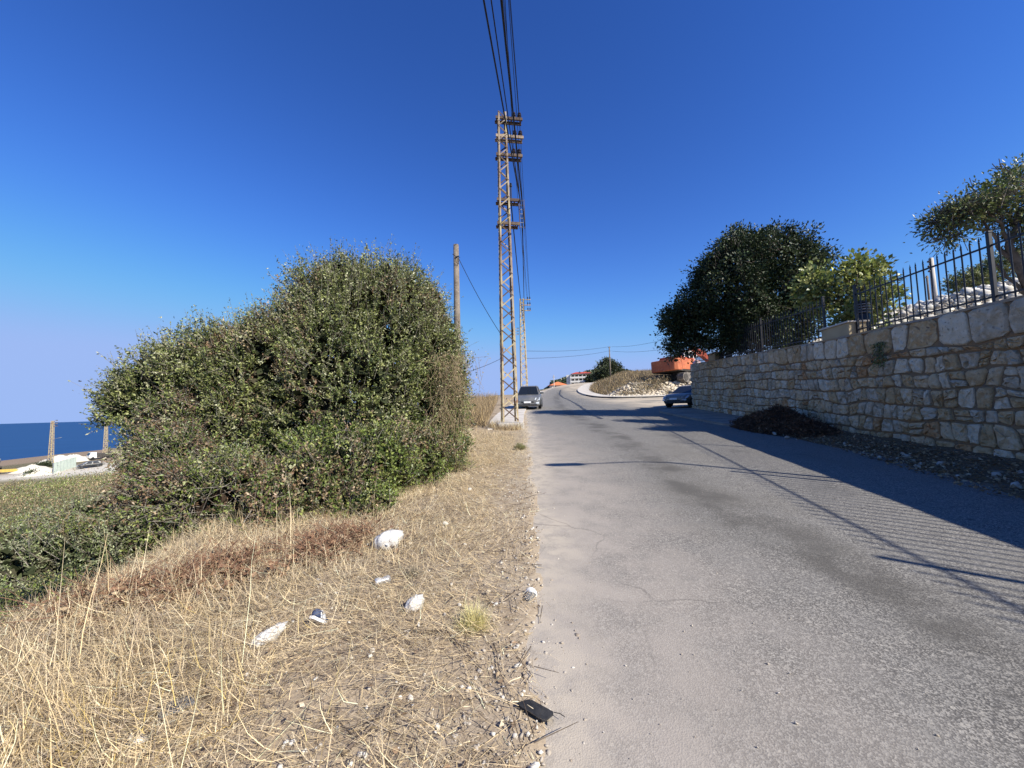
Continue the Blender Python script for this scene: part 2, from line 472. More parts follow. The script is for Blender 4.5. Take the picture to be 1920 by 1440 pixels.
# --- sea
def water():
    m = mat('sea_water', (.006, .045, .19), .55, .12)
    n, l = m.node_tree.nodes, m.node_tree.links
    tc = n.new('ShaderNodeTexCoord'); t = n.new('ShaderNodeTexNoise'); t.inputs['Scale'].default_value = .004; t.inputs['Detail'].default_value = 8
    mp = n.new('ShaderNodeMapping'); mp.inputs['Scale'].default_value = (1, 4, 1)
    l.new(tc.outputs['Object'], mp.inputs[0]); l.new(mp.outputs[0], t.inputs['Vector'])
    x = n.new('ShaderNodeMix'); x.data_type = 'RGBA'; x.inputs['A'].default_value = (.012, .052, .145, 1); x.inputs['B'].default_value = (.020, .075, .19, 1)
    l.new(t.outputs['Fac'], x.inputs['Factor']); l.new(x.outputs['Result'], n['Principled BSDF'].inputs['Base Color'])
    bp = n.new('ShaderNodeBump'); bp.inputs['Strength'].default_value = .4; bp.inputs['Distance'].default_value = 1.0
    t2 = n.new('ShaderNodeTexNoise'); t2.inputs['Scale'].default_value = .15; t2.inputs['Detail'].default_value = 6
    l.new(tc.outputs['Object'], t2.inputs['Vector']); l.new(t2.outputs['Fac'], bp.inputs['Height']); l.new(bp.outputs['Normal'], n['Principled BSDF'].inputs['Normal'])
    return m
vs = [(0, 0, -78)]; fs = []
for k in range(96): vs.append((45000 * math.cos(2 * PI * k / 96), 45000 * math.sin(2 * PI * k / 96), -78))
for k in range(96): fs.append((0, 1 + k, 1 + (k + 1) % 96))
tag(MB().add(vs, fs).build('sea', water()), kind='structure')

# --- wooded hill far behind the houses
def hill_z(X, Y):
    return T(X, Y) - 3.0 + (16.5 * np.exp(-((X - 86) / 46) ** 2) + 2 * (fbm(X * .06, Y * .06, 51) - .5)) * sst(300, 352, Y) * sst(560, 440, Y)
hill_col = lambda X, Y, Z: np.tile(np.array([[.07, .08, .04]]), (len(X), 1))
M_hill = mat('hill_earth', (.1, .1, .05), .95, .1, attr='tint')
grid_mesh('hill', np.arange(-30, 330, 4.0), np.arange(300, 560, 4.0), hill_z, M_hill, hill_col)

# --- retained garden bank behind the stone wall
def bank_rise(X, Y):
    d = X - WX(Y) - .4
    return (1.85 * sst(.6, 6.5, d)) * np.interp(Y, [-8, 4, 9, 12, 16, 19, 24], [.5, .5, .62, 1.0, .95, .55, .2]) + .10 * (fbm(X * 1.6, Y * 1.6, 61) - .5) * sst(.2, 1, d)
def bank_z(X, Y): return WTOP(Y) - .10 + bank_rise(X, Y)
by = np.arange(-9, 24.3, .35); bt = np.linspace(0, 1, 60) ** 1.6 * 34
BX = WX(by)[:, None] + .30 + bt[None, :]; BY = np.repeat(by[:, None], 60, 1); BZ = bank_z(BX, BY)
i = (np.arange(len(by) - 1)[:, None] * 60 + np.arange(59)[None, :]).ravel()
M_soil = mat('pale_soil', (.46, .39, .30), .95, .12, noise=[(1.4, (.28, .21, .14), .42, .68, 5), (9, (.55, .5, .42), .55, .75, 3)], bump=(12, .6, .03))
tag(np_mesh('garden_bank', np.stack([BX.ravel(), BY.ravel(), BZ.ravel()], 1), np.stack([i, i + 1, i + 61, i + 60], 1), M_soil, smooth=True), kind='structure')

# --- pavements and kerbs
def strip(name, left, right, m, h=.12, zf=Rf, kind='structure'):
    """pavement slab between two polylines with side faces"""
    vs, fs = [], []
    for (a, b), (c, d) in zip(left, right):
        vs += [(a, b, zf(b) + h), (c, d, zf(d) + h), (a, b, zf(b) - .15), (c, d, zf(d) - .15)]
    for i in range(len(left) - 1):
        k = 4 * i
        fs += [(k, k + 1, k + 5, k + 4), (k, k + 4, k + 6, k + 2), (k + 1, k + 3, k + 7, k + 5)]
    n = 4 * (len(left) - 1)
    fs += [(0, 2, 3, 1), (n, n + 1, n + 3, n + 2)]
    return tag(MB().add(vs, fs).build(name, m), kind=kind)
def offset_line(line, d):
    out = []
    for i, p in enumerate(line):
        a = Vector(line[max(i - 1, 0)]); b = Vector(line[min(i + 1, len(line) - 1)])
        t = (b - a).normalized(); out.append((p[0] + t.y * d, p[1] - t.x * d))
    return out
def dense(line, k=4):
    """Catmull-Rom through the polyline"""
    out = []; P = [Vector(p) for p in line]
    for i in range(len(P) - 1):
        p0, p1, p2, p3 = P[max(i - 1, 0)], P[i], P[i + 1], P[min(i + 2, len(P) - 1)]
        for j in range(k):
            t = j / k
            q = .5 * ((2 * p1) + (p2 - p0) * t + (2 * p0 - 5 * p1 + 4 * p2 - p3) * t * t + (3 * p1 - p0 - 3 * p2 + p3) * t ** 3)
            out.append((q.x, q.y))
    out.append(tuple(P[-1])); return out
kl = dense(KERB)
M_kerb_black = mat('black_kerb_paint', (.03, .03, .03), .8, .2, noise=[(2.5, (.12, .11, .10), .5, .7, 4)])
strip('pavement', offset_line(kl, .22), offset_line(kl, 1.75), M_conc_pale, .17)
strip('kerb', kl, offset_line(kl, .215), M_conc_pale, .175)
# each kerbstone carries a black painted street face
ko = offset_line(kl, -.012)
acc, stone = 0, []
for a, b in zip(ko[4:-30][:-1], ko[4:-30][1:]):
    stone.append(a); acc += (Vector(b) - Vector(a)).length
    if acc > 2.2:
        stone.append(b)
        strip('kerb_face', stone, offset_line(stone, .01), M_kerb_black, .135); stone = []; acc = -.12
# pavement along the foot of the stone wall, far half
wl = dense([(8.6, 13.2), (7.75, 13.8), (7.7, 16), (7.85, 19), (8.1, 21.6), (8.9, 22.9), (10.2, 23.2)])
wr = [(float(WX(min(max(p[1], 13.3), 23.1))) + .1, min(max(p[1] * .97 + .6, 13.3), 23.1)) for p in wl]
M_pave = mat('grey_concrete', (.28, .25, .20), .9, .2, noise=[(1.2, (.17, .155, .14), .4, .7, 5), (20, (.32, .3, .28), .5, .7, 3)], bump=(26, .3, .01))
strip('pavement', offset_line(wl, -.02), wr, M_pave, .10)
# pale concrete footway on the left from the pylon onwards
pl = dense([(-.95, 14.6), (-1.05, 18), (-.95, 22), (-.7, 27), (.1, 38), (1.4, 50), (3.4, 62)])
pr = dense([(.32, 15.6), (.5, 18.4), (.62, 22), (.9, 27), (1.75, 38), (3.1, 50), (5.0, 62)])
strip('pavement', pl, pr, M_conc_pale, .08)

# ------------------------------------------------------------------ the stone retaining wall
WT = Vector((.124, .9923, 0)).normalized(); WN = Vector((-.9923, .124, 0))      # along the wall / out towards the road
def WP(s, z, d=0.0): return Vector((float(WX(s)), s, z)) + WN * d
W0, W1, WTH = -7.0, 23.3, .46
wall = empty('stone_wall', (float(WX(8)), 8, Rf(8)), 0, 'long retaining wall of rough cream and tan stones with thick mortar joints beside the road', 'wall')
WLOC = wall.location.copy()
M_mortar = mat('mortar', (.215, .155, .095), .95, .1, noise=[(.9, (.27, .165, .085), .42, .62, 4), (7, (.16, .135, .11), .5, .75, 5)], bump=(18, .7, .02))
vs, fs = [], []
ss = np.arange(W0, W1 + .01, .5)
for s in list(ss):
    for z, d in ((Rf(s) - .4, 0), (float(WTOP(s)) - .03, 0), (float(WTOP(s)) - .03, -WTH), (Rf(s) - .4, -WTH)):
        vs.append(tuple(WP(s, z, d) - WLOC))
for i in range(len(ss) - 1):
    k = 4 * i
    for j in range(4): fs.append((k + j, k + (j + 1) % 4, k + 4 + (j + 1) % 4, k + 4 + j))
n = 4 * (len(ss) - 1)
fs += [(0, 1, 2, 3), (n + 3, n + 2, n + 1, n)]
mb = MB().add(vs, fs)
# the wall turns the corner and runs along the side street
c0 = WP(W1, 0); e = Vector((.97, .24, 0))
z0, z1 = Rf(W1) - .4, float(WTOP(W1)) - .03
mb.prism([c0 - WLOC + Vector((0, 0, z0)) + WN * -.02, c0 + e * 22 - WLOC + Vector((0, 0, z0)), c0 + e * 22 - WLOC + Vector((0, 0, z1)), c0 - WLOC + Vector((0, 0, z1)) + WN * -.02], Vector((.06, -.42, 0)))
mb.build('mortar_core', M_mortar, wall)

def stone_mat(name, c, c2, c3):
    return mat(name, c, .88, .18, noise=[(3.2, c2, .42, .68, 5), (9, c3, .50, .70, 6), (16, (.20, .16, .11), .60, .74, 5), (45, (.12, .10, .08), .66, .8, 3)], bump=(11, .9, .05))
M_stones = [stone_mat('stone_cream', (.57, .43, .26), (.47, .33, .18), (.63, .51, .36)),
            stone_mat('stone_tan', (.49, .35, .19), (.39, .25, .12), (.56, .44, .28)),
            stone_mat('stone_grey', (.50, .41, .29), (.37, .29, .19), (.60, .50, .37)),
            stone_mat('stone_orange', (.48, .27, .125), (.37, .20, .085), (.53, .40, .24)),
            stone_mat('stone_pale', (.64, .54, .39), (.51, .40, .26), (.69, .61, .47))]
rr = random.Random(11)
def stone_geo(q, depth):
    """a rough block filling the wall-plane quad q = [(s,z)]*4 ; returns verts (world), faces"""
    cs = sum(p[0] for p in q) / 4; cz = sum(p[1] for p in q) / 4
    out = []
    for i in range(4):
        a, b = q[i], q[(i + 1) % 4]; pz = q[i - 1]
        cut = rr.uniform(.04, .22)
        out.append((a[0] + (pz[0] - a[0]) * cut * rr.uniform(.5, 1), a[1] + (pz[1] - a[1]) * cut * rr.uniform(.5, 1)))
        out.append((a[0] + (b[0] - a[0]) * cut, a[1] + (b[1] - a[1]) * cut))
        m = rr.uniform(.42, .58)
        bow = rr.uniform(-.06, .06)
        mx, mz = a[0] + (b[0] - a[0]) * m, a[1] + (b[1] - a[1]) * m
        out.append((mx + (mx - cs) * bow, mz + (mz - cz) * bow))
    n = len(out); V = []
    for ins, d0, jit in ((1.0, -.03, 0), (.975, depth * .6, .012), (.87, depth, .022), (.45, depth * 1.15, .04)):
        for s, z in out:
            V.append(WP(cs + (s - cs) * ins + rr.uniform(-.5, .5) * jit, cz + (z - cz) * ins + rr.uniform(-.5, .5) * jit, d0 + rr.uniform(-1, 1) * jit))
    V.append(WP(cs, cz, depth * 1.1 + rr.uniform(-.015, .015)))
    Fc = []
    for r in range(3):
        for k in range(n):
            Fc.append((r * n + k, r * n + (k + 1) % n, (r + 1) * n + (k + 1) % n, (r + 1) * n + k))
    for k in range(n): Fc.append((3 * n + k, 3 * n + (k + 1) % n, 4 * n))
    return V, Fc
frac = [0, .115, .235, .355, .475, .60, .71, .795, 1.0]
def course_z(k, s):
    b, t = Rf(s) - .02, float(WTOP(s)) - .02
    f = frac[k]
    if 0 < k < 8: f += (float(vnoise(s * 1.1, k * 7.3, 70)) - .5) * .052 + (float(vnoise(s * 3.3, k * 5.1, 71)) - .5) * .026
    if k == 7: f += .05 * float(sst(12, 16, s)) - .035 * float(sst(10.2, 7, s))
    return b + (t - b) * f
stones = []
for k in range(8):
    s = W1 - .01
    wlo, whi = ((.17, .38) if k < 7 else (.28, .60))
    lean = 0
    while s > W0 + .3:
        big = 1.0
        if k == 7 and s < 10.5: big = 1.35
        if k == 7 and s > 14: big = .8
        if k < 7 and s > 13: big = 1.1
        s2 = max(s - rr.uniform(wlo, whi) * big, W0)
        l2 = rr.uniform(-.065, .065)
        g = rr.uniform(.009, .028); gz = rr.uniform(.010, .028)
        q = [(s2 - l2 + g, course_z(k, s2) + gz), (s - lean - g, course_z(k, s) + gz), (s + lean - g, course_z(k + 1, s) - gz), (s2 + l2 + g, course_z(k + 1, s2) - gz)]
        if k in (0, 1, 2, 3, 4, 5, 7) and rr.random() < .13:      # two small stones one above the other
            f = rr.uniform(.38, .62)
            mA = (q[0][0] + (q[3][0] - q[0][0]) * f, q[0][1] + (q[3][1] - q[0][1]) * f); mB = (q[1][0] + (q[2][0] - q[1][0]) * f, q[1][1] + (q[2][1] - q[1][1]) * f)
            up = rr.uniform(-.03, .03)
            stones.append([q[0], q[1], (mB[0], mB[1] - .012 + up), (mA[0], mA[1] - .012 - up)]); stones.append([(mA[0], mA[1] + .012 - up), (mB[0], mB[1] + .012 + up), q[2], q[3]])
        else: stones.append(q)
        s, lean = s2, l2
def shown_size(q):
    s = (q[0][0] + q[1][0]) / 2
    if s < 6.1: return -s
    return (abs(q[1][0] - q[0][0]) * 7.775 / s ** 2) * (abs(q[2][1] - q[1][1]) / s) * 1e4
stones.sort(key=shown_size, reverse=True)
rest = [MB() for _ in M_stones]
for i, q in enumerate(stones):
    V, Fc = stone_geo(q, rr.uniform(.024, .065))
    sc = (q[0][0] + q[1][0]) / 2
    warm = float(sst(15, 8, sc))
    wts = [1.0, .35 + .6 * warm, 1.1 - .5 * warm, .04 + .32 * warm * (.8 if q[0][1] > 1.9 else .6), .75 - .3 * warm]
    mi = rr.choices(range(5), wts)[0]
    V = [v - WLOC for v in V]
    if i < 300:
        me = bpy.data.meshes.new('stone'); me.from_pydata([tuple(v) for v in V], [], Fc)
        me.polygons.foreach_set('use_smooth', np.array([rr.random() < .35] * len(Fc)))
        link_mesh('stone', me, M_stones[mi], wall)
    else: rest[mi].add(V, Fc)
alls = MB(); idxs = []
for mi, r in enumerate(rest):
    alls.add(r.v, r.f); idxs += [mi] * len(r.f)
me = bpy.data.meshes.new('stones'); me.from_pydata(alls.v, [], alls.f)
o = link_mesh('stones', me, M_stones, wall); me.polygons.foreach_set('material_index', np.array(idxs, dtype=np.int32))
tag(o, kind='stuff')
# rough mortar capping with a slightly uneven edge
vs, fs = [], []
for j, s in enumerate(np.arange(W0, W1 + .01, .25)):
    dz = .02 * (float(vnoise(s * 2.1, 1, 77)) - .5); zt = float(WTOP(s)) + dz
    for z, d in ((zt - .05, .035 + dz), (zt, .03 + dz * .6), (zt + .004, -WTH - .03), (zt - .06, -WTH - .03)): vs.append(tuple(WP(s, z, d) - WLOC))
    if j:
        k = 4 * (j - 1)
        for q in range(4): fs.append((k + q, k + (q + 1) % 4, k + 4 + (q + 1) % 4, k + 4 + q))
fs += [(0, 1, 2, 3), (len(vs) - 1, len(vs) - 2, len(vs) - 3, len(vs) - 4)]
M_cap = mat('mortar_cap', (.36, .25, .14), .95, .1, noise=[(1.2, (.30, .27, .23), .42, .62, 4), (8, (.22, .17, .12), .5, .75, 5)], bump=(16, .6, .02))
MB().add(vs, fs).build('capping', M_cap, wall)

# ------------------------------------------------------------------ piers on the wall, iron railings
M_render = mat('ochre_render', (.42, .34, .21), .92, .15, noise=[(1.6, (.33, .26, .16), .4, .7, 5)], bump=(40, .25, .006))
def pier(s0, s1, h, label, name='gate_pier'):
    z = float(WTOP((s0 + s1) / 2)); c = WP((s0 + s1) / 2, z, -.24)
    o = empty(name, c, math.atan2(-WT.x, WT.y), label, 'pier', 'low rendered piers on the stone wall')
    L = s1 - s0
    MB().box((0, 0, h / 2 - .05), (.44, L, h + .1)).build('shaft', M_render, o, bevel=.008)
    MB().prism([(-.27, -L / 2 - .05, h), (.27, -L / 2 - .05, h), (.27, L / 2 + .05, h), (-.27, L / 2 + .05, h)], (0, 0, .045)).build('cap', M_conc_pale, o, bevel=.006)
    return o
pier(10.45, 11.55, .33, 'ochre rendered pier with a flat pale cap between the two railings', 'pier')
pier(19.6, 20.5, .34, 'small rendered pier near the far wall corner under the dark tree', 'pier')

def railing(s0, s1, posts, label, h=1.28):
    mid = (s0 + s1) / 2; org = WP(mid, float(WTOP(mid)), -.22)
    root = empty('iron_railing', org, 0, label, 'railing', 'black iron railings along the top of the wall')
    ln = lambda s, dz: WP(s, float(WTOP(s)) + dz, -.22) - org
    zs = [s for s in np.linspace(s0, s1, 9)]
    for dz, nm in ((.14, 'lower_rail'), (h - .19, 'upper_rail')):
        r = MB()
        for a, b in zip(zs[:-1], zs[1:]): r.bar(ln(a, dz), ln(b, dz), .014, .036)
        r.build(nm, M_black_iron, root)
    m = MB().tube([(0, 0, .05), (0, 0, h - .06)], .0135, 6)
    m.lathe([(.009, h - .075), (.018, h - .065), (.009, h - .05)], (0, 0, 0), 6)
    m.add([(-.024, 0, h - .045), (.024, 0, h - .045), (0, -.008, h - .045), (0, .008, h - .045), (0, 0, h + .055), (0, 0, h - .05)],
          [(0, 2, 4), (2, 1, 4), (1, 3, 4), (3, 0, 4), (2, 0, 5), (1, 2, 5), (3, 1, 5), (0, 3, 5)])
    me = m.mesh('picket')
    k, s = 0, s0 + .08
    rz = math.atan2(-WT.x, WT.y) + PI / 2
    while s < s1 - .05:
        if all(abs(s - p) > .05 for p in posts):
            o = link_mesh('picket', me, None if me.materials else M_black_iron, root); o.location = ln(s, 0); o.rotation_euler = (rr.uniform(-.008, .008), rr.uniform(-.008, .008), rz)
        s += .165; k += 1
    for p in posts:
        b = MB().box((0, 0, h / 2 + .02), (.06, .06, h + .12)); b.box((0, 0, h + .09), (.075, .075, .025))
        o = b.build('post', M_black_iron, root, bevel=.004); o.location = ln(p, -.02); o.rotation_euler = (0, 0, rz)
    return root
railing(-6.5, 10.5, [-3.6, -.1, 3.5, 7.1, 10.42], 'black iron railing with spear tops on the near half of the wall before white rubble')
railing(11.6, 23.1, [11.7, 15.4, 19.3, 23.0], 'black iron railing with spear tops under the dark tree on the far half')

# black drum with a louvred top standing behind the pier
c = WP(11.25, 0, -.95); bz = float(bank_z(c.x, c.y))
o = empty('lantern_bollard', (c.x, c.y, bz), 0, 'black cylindrical garden lantern with louvred top behind the ochre pier', 'lantern')
MB().lathe([(.17, 0), (.17, .78), (.15, .80)], (0, 0, 0), 14).build('body', M_black_iron, o, True)
for k in range(4): MB().lathe([(.13, .82 + k * .075), (.19, .835 + k * .075), (.19, .855 + k * .075), (.13, .865 + k * .075)], (0, 0, 0), 14).build('louvre', mat('grey_metal', (.2, .2, .21), .4, .5, .6) if k == 0 else bpy.data.materials['grey_metal'], o, True)
MB().lathe([(.12, .80), (.12, 1.12), (.19, 1.13), (.02, 1.19)], (0, 0, 0), 14).build('lamp_core', M_black_iron, o, True)

# ------------------------------------------------------------------ foliage builders
def basis(n):
    """two unit tangents for array of unit normals"""
    a = np.where(np.abs(n[:, 2:3]) < .9, np.array([[0, 0, 1.0]]), np.array([[1.0, 0, 0]]))
    u = np.cross(n, a); u /= np.linalg.norm(u, axis=1, keepdims=True) + 1e-9
    return u, np.cross(n, u)
def unit(v): return v / (np.linalg.norm(v, axis=1, keepdims=True) + 1e-9)

def leaf_mesh(name, P, D, size, aspect, cols, m, parent=None, flat=.5, rng=RNG, up=.35):
    """one pointed leaf blade (rhombus bent at its midrib) per point P, growing along D"""
    n = len(P)
    D = unit(D)
    rnd = unit(rng.normal(size=(n, 3)) + np.array([0, 0, up]))
    side = unit(np.cross(D, rnd)); nor = np.cross(side, D)
    L = size[:, None]; W = L * aspect
    v0 = P; v1 = P + D * L * .45 + side * W * .5 + nor * L * .10
    v2 = P + D * L - nor * L * .08; v3 = P + D * L * .45 - side * W * .5 + nor * L * .10
    V = np.stack([v0, v1, v2, v3], 1).reshape(-1, 3)
    b = np.arange(n)[:, None] * 4
    Fc = np.concatenate([b + np.array([[0, 1, 2]]), b + np.array([[0, 2, 3]])], 1).reshape(-1, 3)
    o = np_mesh(name, V, Fc, m, parent, np.repeat(cols, 4, 0))
    if parent: o['kind'] = 'stuff'
    return o

def stick_mesh(name, A, B, r0, r1, m, parent=None):
    """thin three-sided twigs from A to B"""
    n = len(A); d = unit(B - A); u, v = basis(d); V = []
    for P, r in ((A, r0), (B, r1)):
        for k in range(3):
            t = 2 * PI * k / 3; V.append(P + (u * math.cos(t) + v * math.sin(t)) * np.broadcast_to(r, (n,))[:, None])
    V = np.stack(V, 1).reshape(-1, 3); b = np.arange(n)[:, None] * 6
    Fc = np.concatenate([b + np.array([[k, (k + 1) % 3, 3 + (k + 1) % 3, 3 + k]]) for k in range(3)], 1).reshape(-1, 4)
    o = np_mesh(name, V, Fc, m, parent)
    if parent: o['kind'] = 'stuff'
    return o

def palette(n, cols, wts, rng, jit=.18):
    c = np.array(cols)[rng.choice(len(cols), n, p=np.array(wts) / sum(wts))]
    return np.clip(c * (1 + rng.normal(size=(n, 1)) * jit), .004, .9)

def lobes_surface(lobes, n, rng, shell=.16, fill=.15, rough=.16, low=-.55):
    """points near the surface of a union of ellipsoids (centre, radii) with outward normals; insides of other lobes are dropped"""
    Cn = np.array([l[0] for l in lobes], float); Rd = np.array([l[1] for l in lobes], float)
    area = (Rd[:, 0] * Rd[:, 1] + Rd[:, 0] * Rd[:, 2] + Rd[:, 1] * Rd[:, 2])
    pick = rng.choice(len(lobes), int(n * 1.9), p=area / area.sum())
    d = unit(rng.normal(size=(len(pick), 3)))
    d = d[d[:, 2] > low]; pick = pick[:len(d)]
    bump = 1 + rough * (fbm(d[:, 0] * 3.1 + pick * 5.7 + 40, d[:, 2] * 3.1 + d[:, 1] * 2.3 + 40, 81) - .5) * 2
    depth = 1 - np.abs(rng.exponential(shell, len(d))) ; inner = rng.random(len(d)) < fill
    depth = np.where(inner, rng.uniform(.35, .9, len(d)), np.clip(depth, .3, 1.05))
    P = Cn[pick] + d * Rd[pick] * (bump * depth)[:, None]
    keep = np.ones(len(P), bool)
    for i in range(len(lobes)):
        q = ((P - Cn[i]) / Rd[i]); keep &= (pick == i) | ((q * q).sum(1) > .55)
    N = unit(d / Rd[pick])
    return P[keep][:n], N[keep][:n]

def shrub_leaves(name, lobes, n_sprig, per, twig_len, leaf, aspect, cols, wts, rng, root, m=None, groundf=None, up=.5, droop=0, patch=None, shell=.16, fill=.15, clump=2.2, gap=.0, rough=.16, low=-.55):
    P, N = lobes_surface(lobes, n_sprig, rng, shell, fill, rough, low)
    if gap:                                        # openings in the crown: whole clumps left out
        g = fbm(P[:, 0] * clump + P[:, 1] * .7, P[:, 2] * clump + P[:, 1] * clump, 91)
        k = g > gap; P, N = P[k], N[k]
    n = len(P)
    D = unit(N + np.array([0, 0, up]) + rng.normal(size=(n, 3)) * .55)
    L = twig_len * rng.uniform(.5, 1.5, n)
    A = P - D * (L * .35)[:, None]; B = P + D * (L * .65)[:, None]; B[:, 2] -= droop * L
    if groundf is not None:
        k = B[:, 2] > groundf(B[:, 0], B[:, 1]) + .02; A, B, D, L, P = A[k], B[k], D[k], L[k], P[k]; n = len(A)
    t = rng.random((n, per)) ** .8
    LP = (A[:, None] + (B - A)[:, None] * t[..., None]).reshape(-1, 3)
    LD = (np.repeat(D, per, 0) * .55 + rng.normal(size=(n * per, 3)) * .75)
    sz = leaf * rng.uniform(.6, 1.35, n * per)
    c = palette(n, cols, wts, rng)
    if patch is not None: c = patch(P, c, rng)
    c = np.repeat(c, per, 0) * (1 + rng.normal(size=(n * per, 1)) * .16)
    f = leaf_mesh(name, LP - np.array(root.location), LD, sz, aspect, np.clip(c, .004, .9), m or M_leaf, root, rng=rng)
    k = rng.random(n) < .55
    s = stick_mesh('twigs', A[k] - np.array(root.location), B[k] - np.array(root.location), .004, .0015, M_twig, root)
    return f, s

def branchy(mb, p, d, L, r, depth, rng, spread=.55, tips=None, grow=.72, up=.1):
    """recursive limbs as tapered tubes"""
    pts = [Vector(p)]; dd = Vector(d).normalized()
    for i in range(4):
        dd = (dd + Vector(rng.normal(size=3)) * .13 + Vector((0, 0, up * .3))).normalized(); pts.append(pts[-1] + dd * L / 4)
    mb.tube(pts, [r * (1 - .10 * i) for i in range(5)], 7 if r > .05 else 5, cap=False)
    if depth == 0:
        if tips is not None: tips.append((pts[-1], dd)); tips.append((pts[2], dd))
        return
    for i in range(int(rng.integers(2, 4))):
        a = Vector(rng.normal(size=3)); a = (a - dd * a.dot(dd)).normalized()
        branchy(mb, pts[-1] if i < 2 else pts[3], dd + a * spread * rng.uniform(.7, 1.3) + Vector((0, 0, up)), L * grow * rng.uniform(.8, 1.15), r * .62, depth - 1, rng, spread, tips, grow, up)

# ------------------------------------------------------------------ the big overgrown thicket on the left verge
def lobe(px, py, Y, rp, sy=1.0, sz=1.0):
    c = at(px, py, Y); r = rp * Y / F_PX
    return (tuple(c), (r, r * sy, r * sz))
G_OLIVE = [(.195, .222, .064), (.122, .150, .042), (.275, .288, .104), (.335, .330, .190), (.050, .072, .020)]
G_FRESH = [(.145, .190, .042), (.100, .140, .032), (.200, .235, .056), (.260, .270, .085), (.052, .078, .020)]
BROWN = [(.20, .125, .072), (.27, .18, .105), (.14, .088, .055), (.34, .25, .15), (.11, .12, .045)]
STRAWY = [(.36, .28, .15), (.27, .20, .11), (.20, .15, .08), (.14, .13, .06)]
def mottled(c_list, thr, sc, seed, mixin=.85):
    def f(P, c, rng):
        g = fbm(P[:, 0] * sc + 3, P[:, 2] * sc + P[:, 1] * .4 * sc, seed)
        k = (g > thr) & (rng.random(len(P)) < mixin)
        c[k] = palette(int(k.sum()), c_list, [1] * len(c_list), rng)
        return c
    return f
def shrub(name, base, label, cat, group=None):
    return empty(name, base, 0, label, cat, group)

r1 = np.random.default_rng(101)
main = shrub('evergreen_shrub', (-3.0, 8.2, Tf(-3, 8.2)), 'huge rounded evergreen shrub with small olive green leaves on the verge beside the wooden pole', 'shrub', 'shrubs of the thicket on the verge')
L_main = [lobe(680, 655, 8.4, 150, .95, .97), lobe(602, 668, 7.8, 110, .9, .95), lobe(768, 700, 8.7, 98, 1, 1.2), lobe(722, 572, 8.6, 84), lobe(640, 575, 8.2, 80), lobe(788, 590, 8.8, 52), lobe(500, 668, 7.5, 62),
          lobe(556, 632, 7.6, 60), lobe(790, 800, 8.4, 88, 1, 1.1), lobe(640, 760, 7.4, 140, .9, .9), lobe(500, 720, 7.4, 112, .9, 1.1), lobe(836, 740, 8.9, 42, 1, 2.2), lobe(826, 640, 8.9, 32, 1, 1.3)]
shrub_leaves('foliage', L_main, 19000, 13, .30, .045, .48, G_OLIVE, [3, 3, 3, 1.6, 2], r1, main, up=.55, patch=mottled(STRAWY + BROWN + G_OLIVE[2:4], .56, 1.3, 301, .5), shell=.13, fill=.10, gap=.37, clump=2.3, rough=.36)
# longer shoots that break the outline
shrub_leaves('shoots', [(c, tuple(np.array(r) * 1.03)) for c, r in L_main[:7]], 1700, 12, .62, .042, .45, G_OLIVE, [2, 2, 4, 3, 1], r1, main, up=1.1, shell=.03, fill=0, low=.0)
core = MB()
def dark_core(lobes, name, root, k=.74, n=900, rng=r1, leaf=.30, cols=((.03, .035, .018), (.045, .04, .025))):  # oversized near-black leaves fill the inside; its shade is put into their colour
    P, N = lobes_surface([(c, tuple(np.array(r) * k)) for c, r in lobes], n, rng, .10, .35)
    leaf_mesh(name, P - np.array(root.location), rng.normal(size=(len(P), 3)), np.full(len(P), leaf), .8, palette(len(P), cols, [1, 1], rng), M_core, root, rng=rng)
dark_core(L_main, 'inner_shade_leaves', main, .80, 5200, leaf=.24)

left = shrub('evergreen_shrub', (-4.6, 7.4, Tf(-4.6, 7.4)), 'lower grey green shrub at the left end of the thicket reaching out over the sea', 'shrub', 'shrubs of the thicket on the verge')
r2 = np.random.default_rng(102)
L_left = [lobe(452, 668, 7.4, 62), lobe(400, 715, 7.2, 92, .9, 1.0), lobe(330, 745, 7.2, 92, .9, .95), lobe(275, 762, 7.1, 66, .9, .95), lobe(440, 690, 7.4, 66), lobe(340, 850, 7.0, 86, .9, 1.1), lobe(236, 742, 7.1, 34), lobe(430, 820, 6.9, 105, .9, 1.1)]
shrub_leaves('foliage', L_left, 8200, 12, .28, .045, .46, G_OLIVE, [3, 2.4, 3.4, 2, 1.6], r2, left, up=.6, patch=mottled(BROWN, .60, 1.1, 302, .6), shell=.13, fill=.1, gap=.37, clump=2.4, rough=.34)
shrub_leaves('shoots', [(c, tuple(np.array(r) * 1.04)) for c, r in L_left[:7]], 950, 11, .50, .042, .45, G_OLIVE, [2, 2, 4, 3, 1], r2, left, up=1.2, shell=.03, fill=0, low=.0)
dark_core(L_left, 'inner_shade_leaves', left, .76, 2200, r2, leaf=.22)

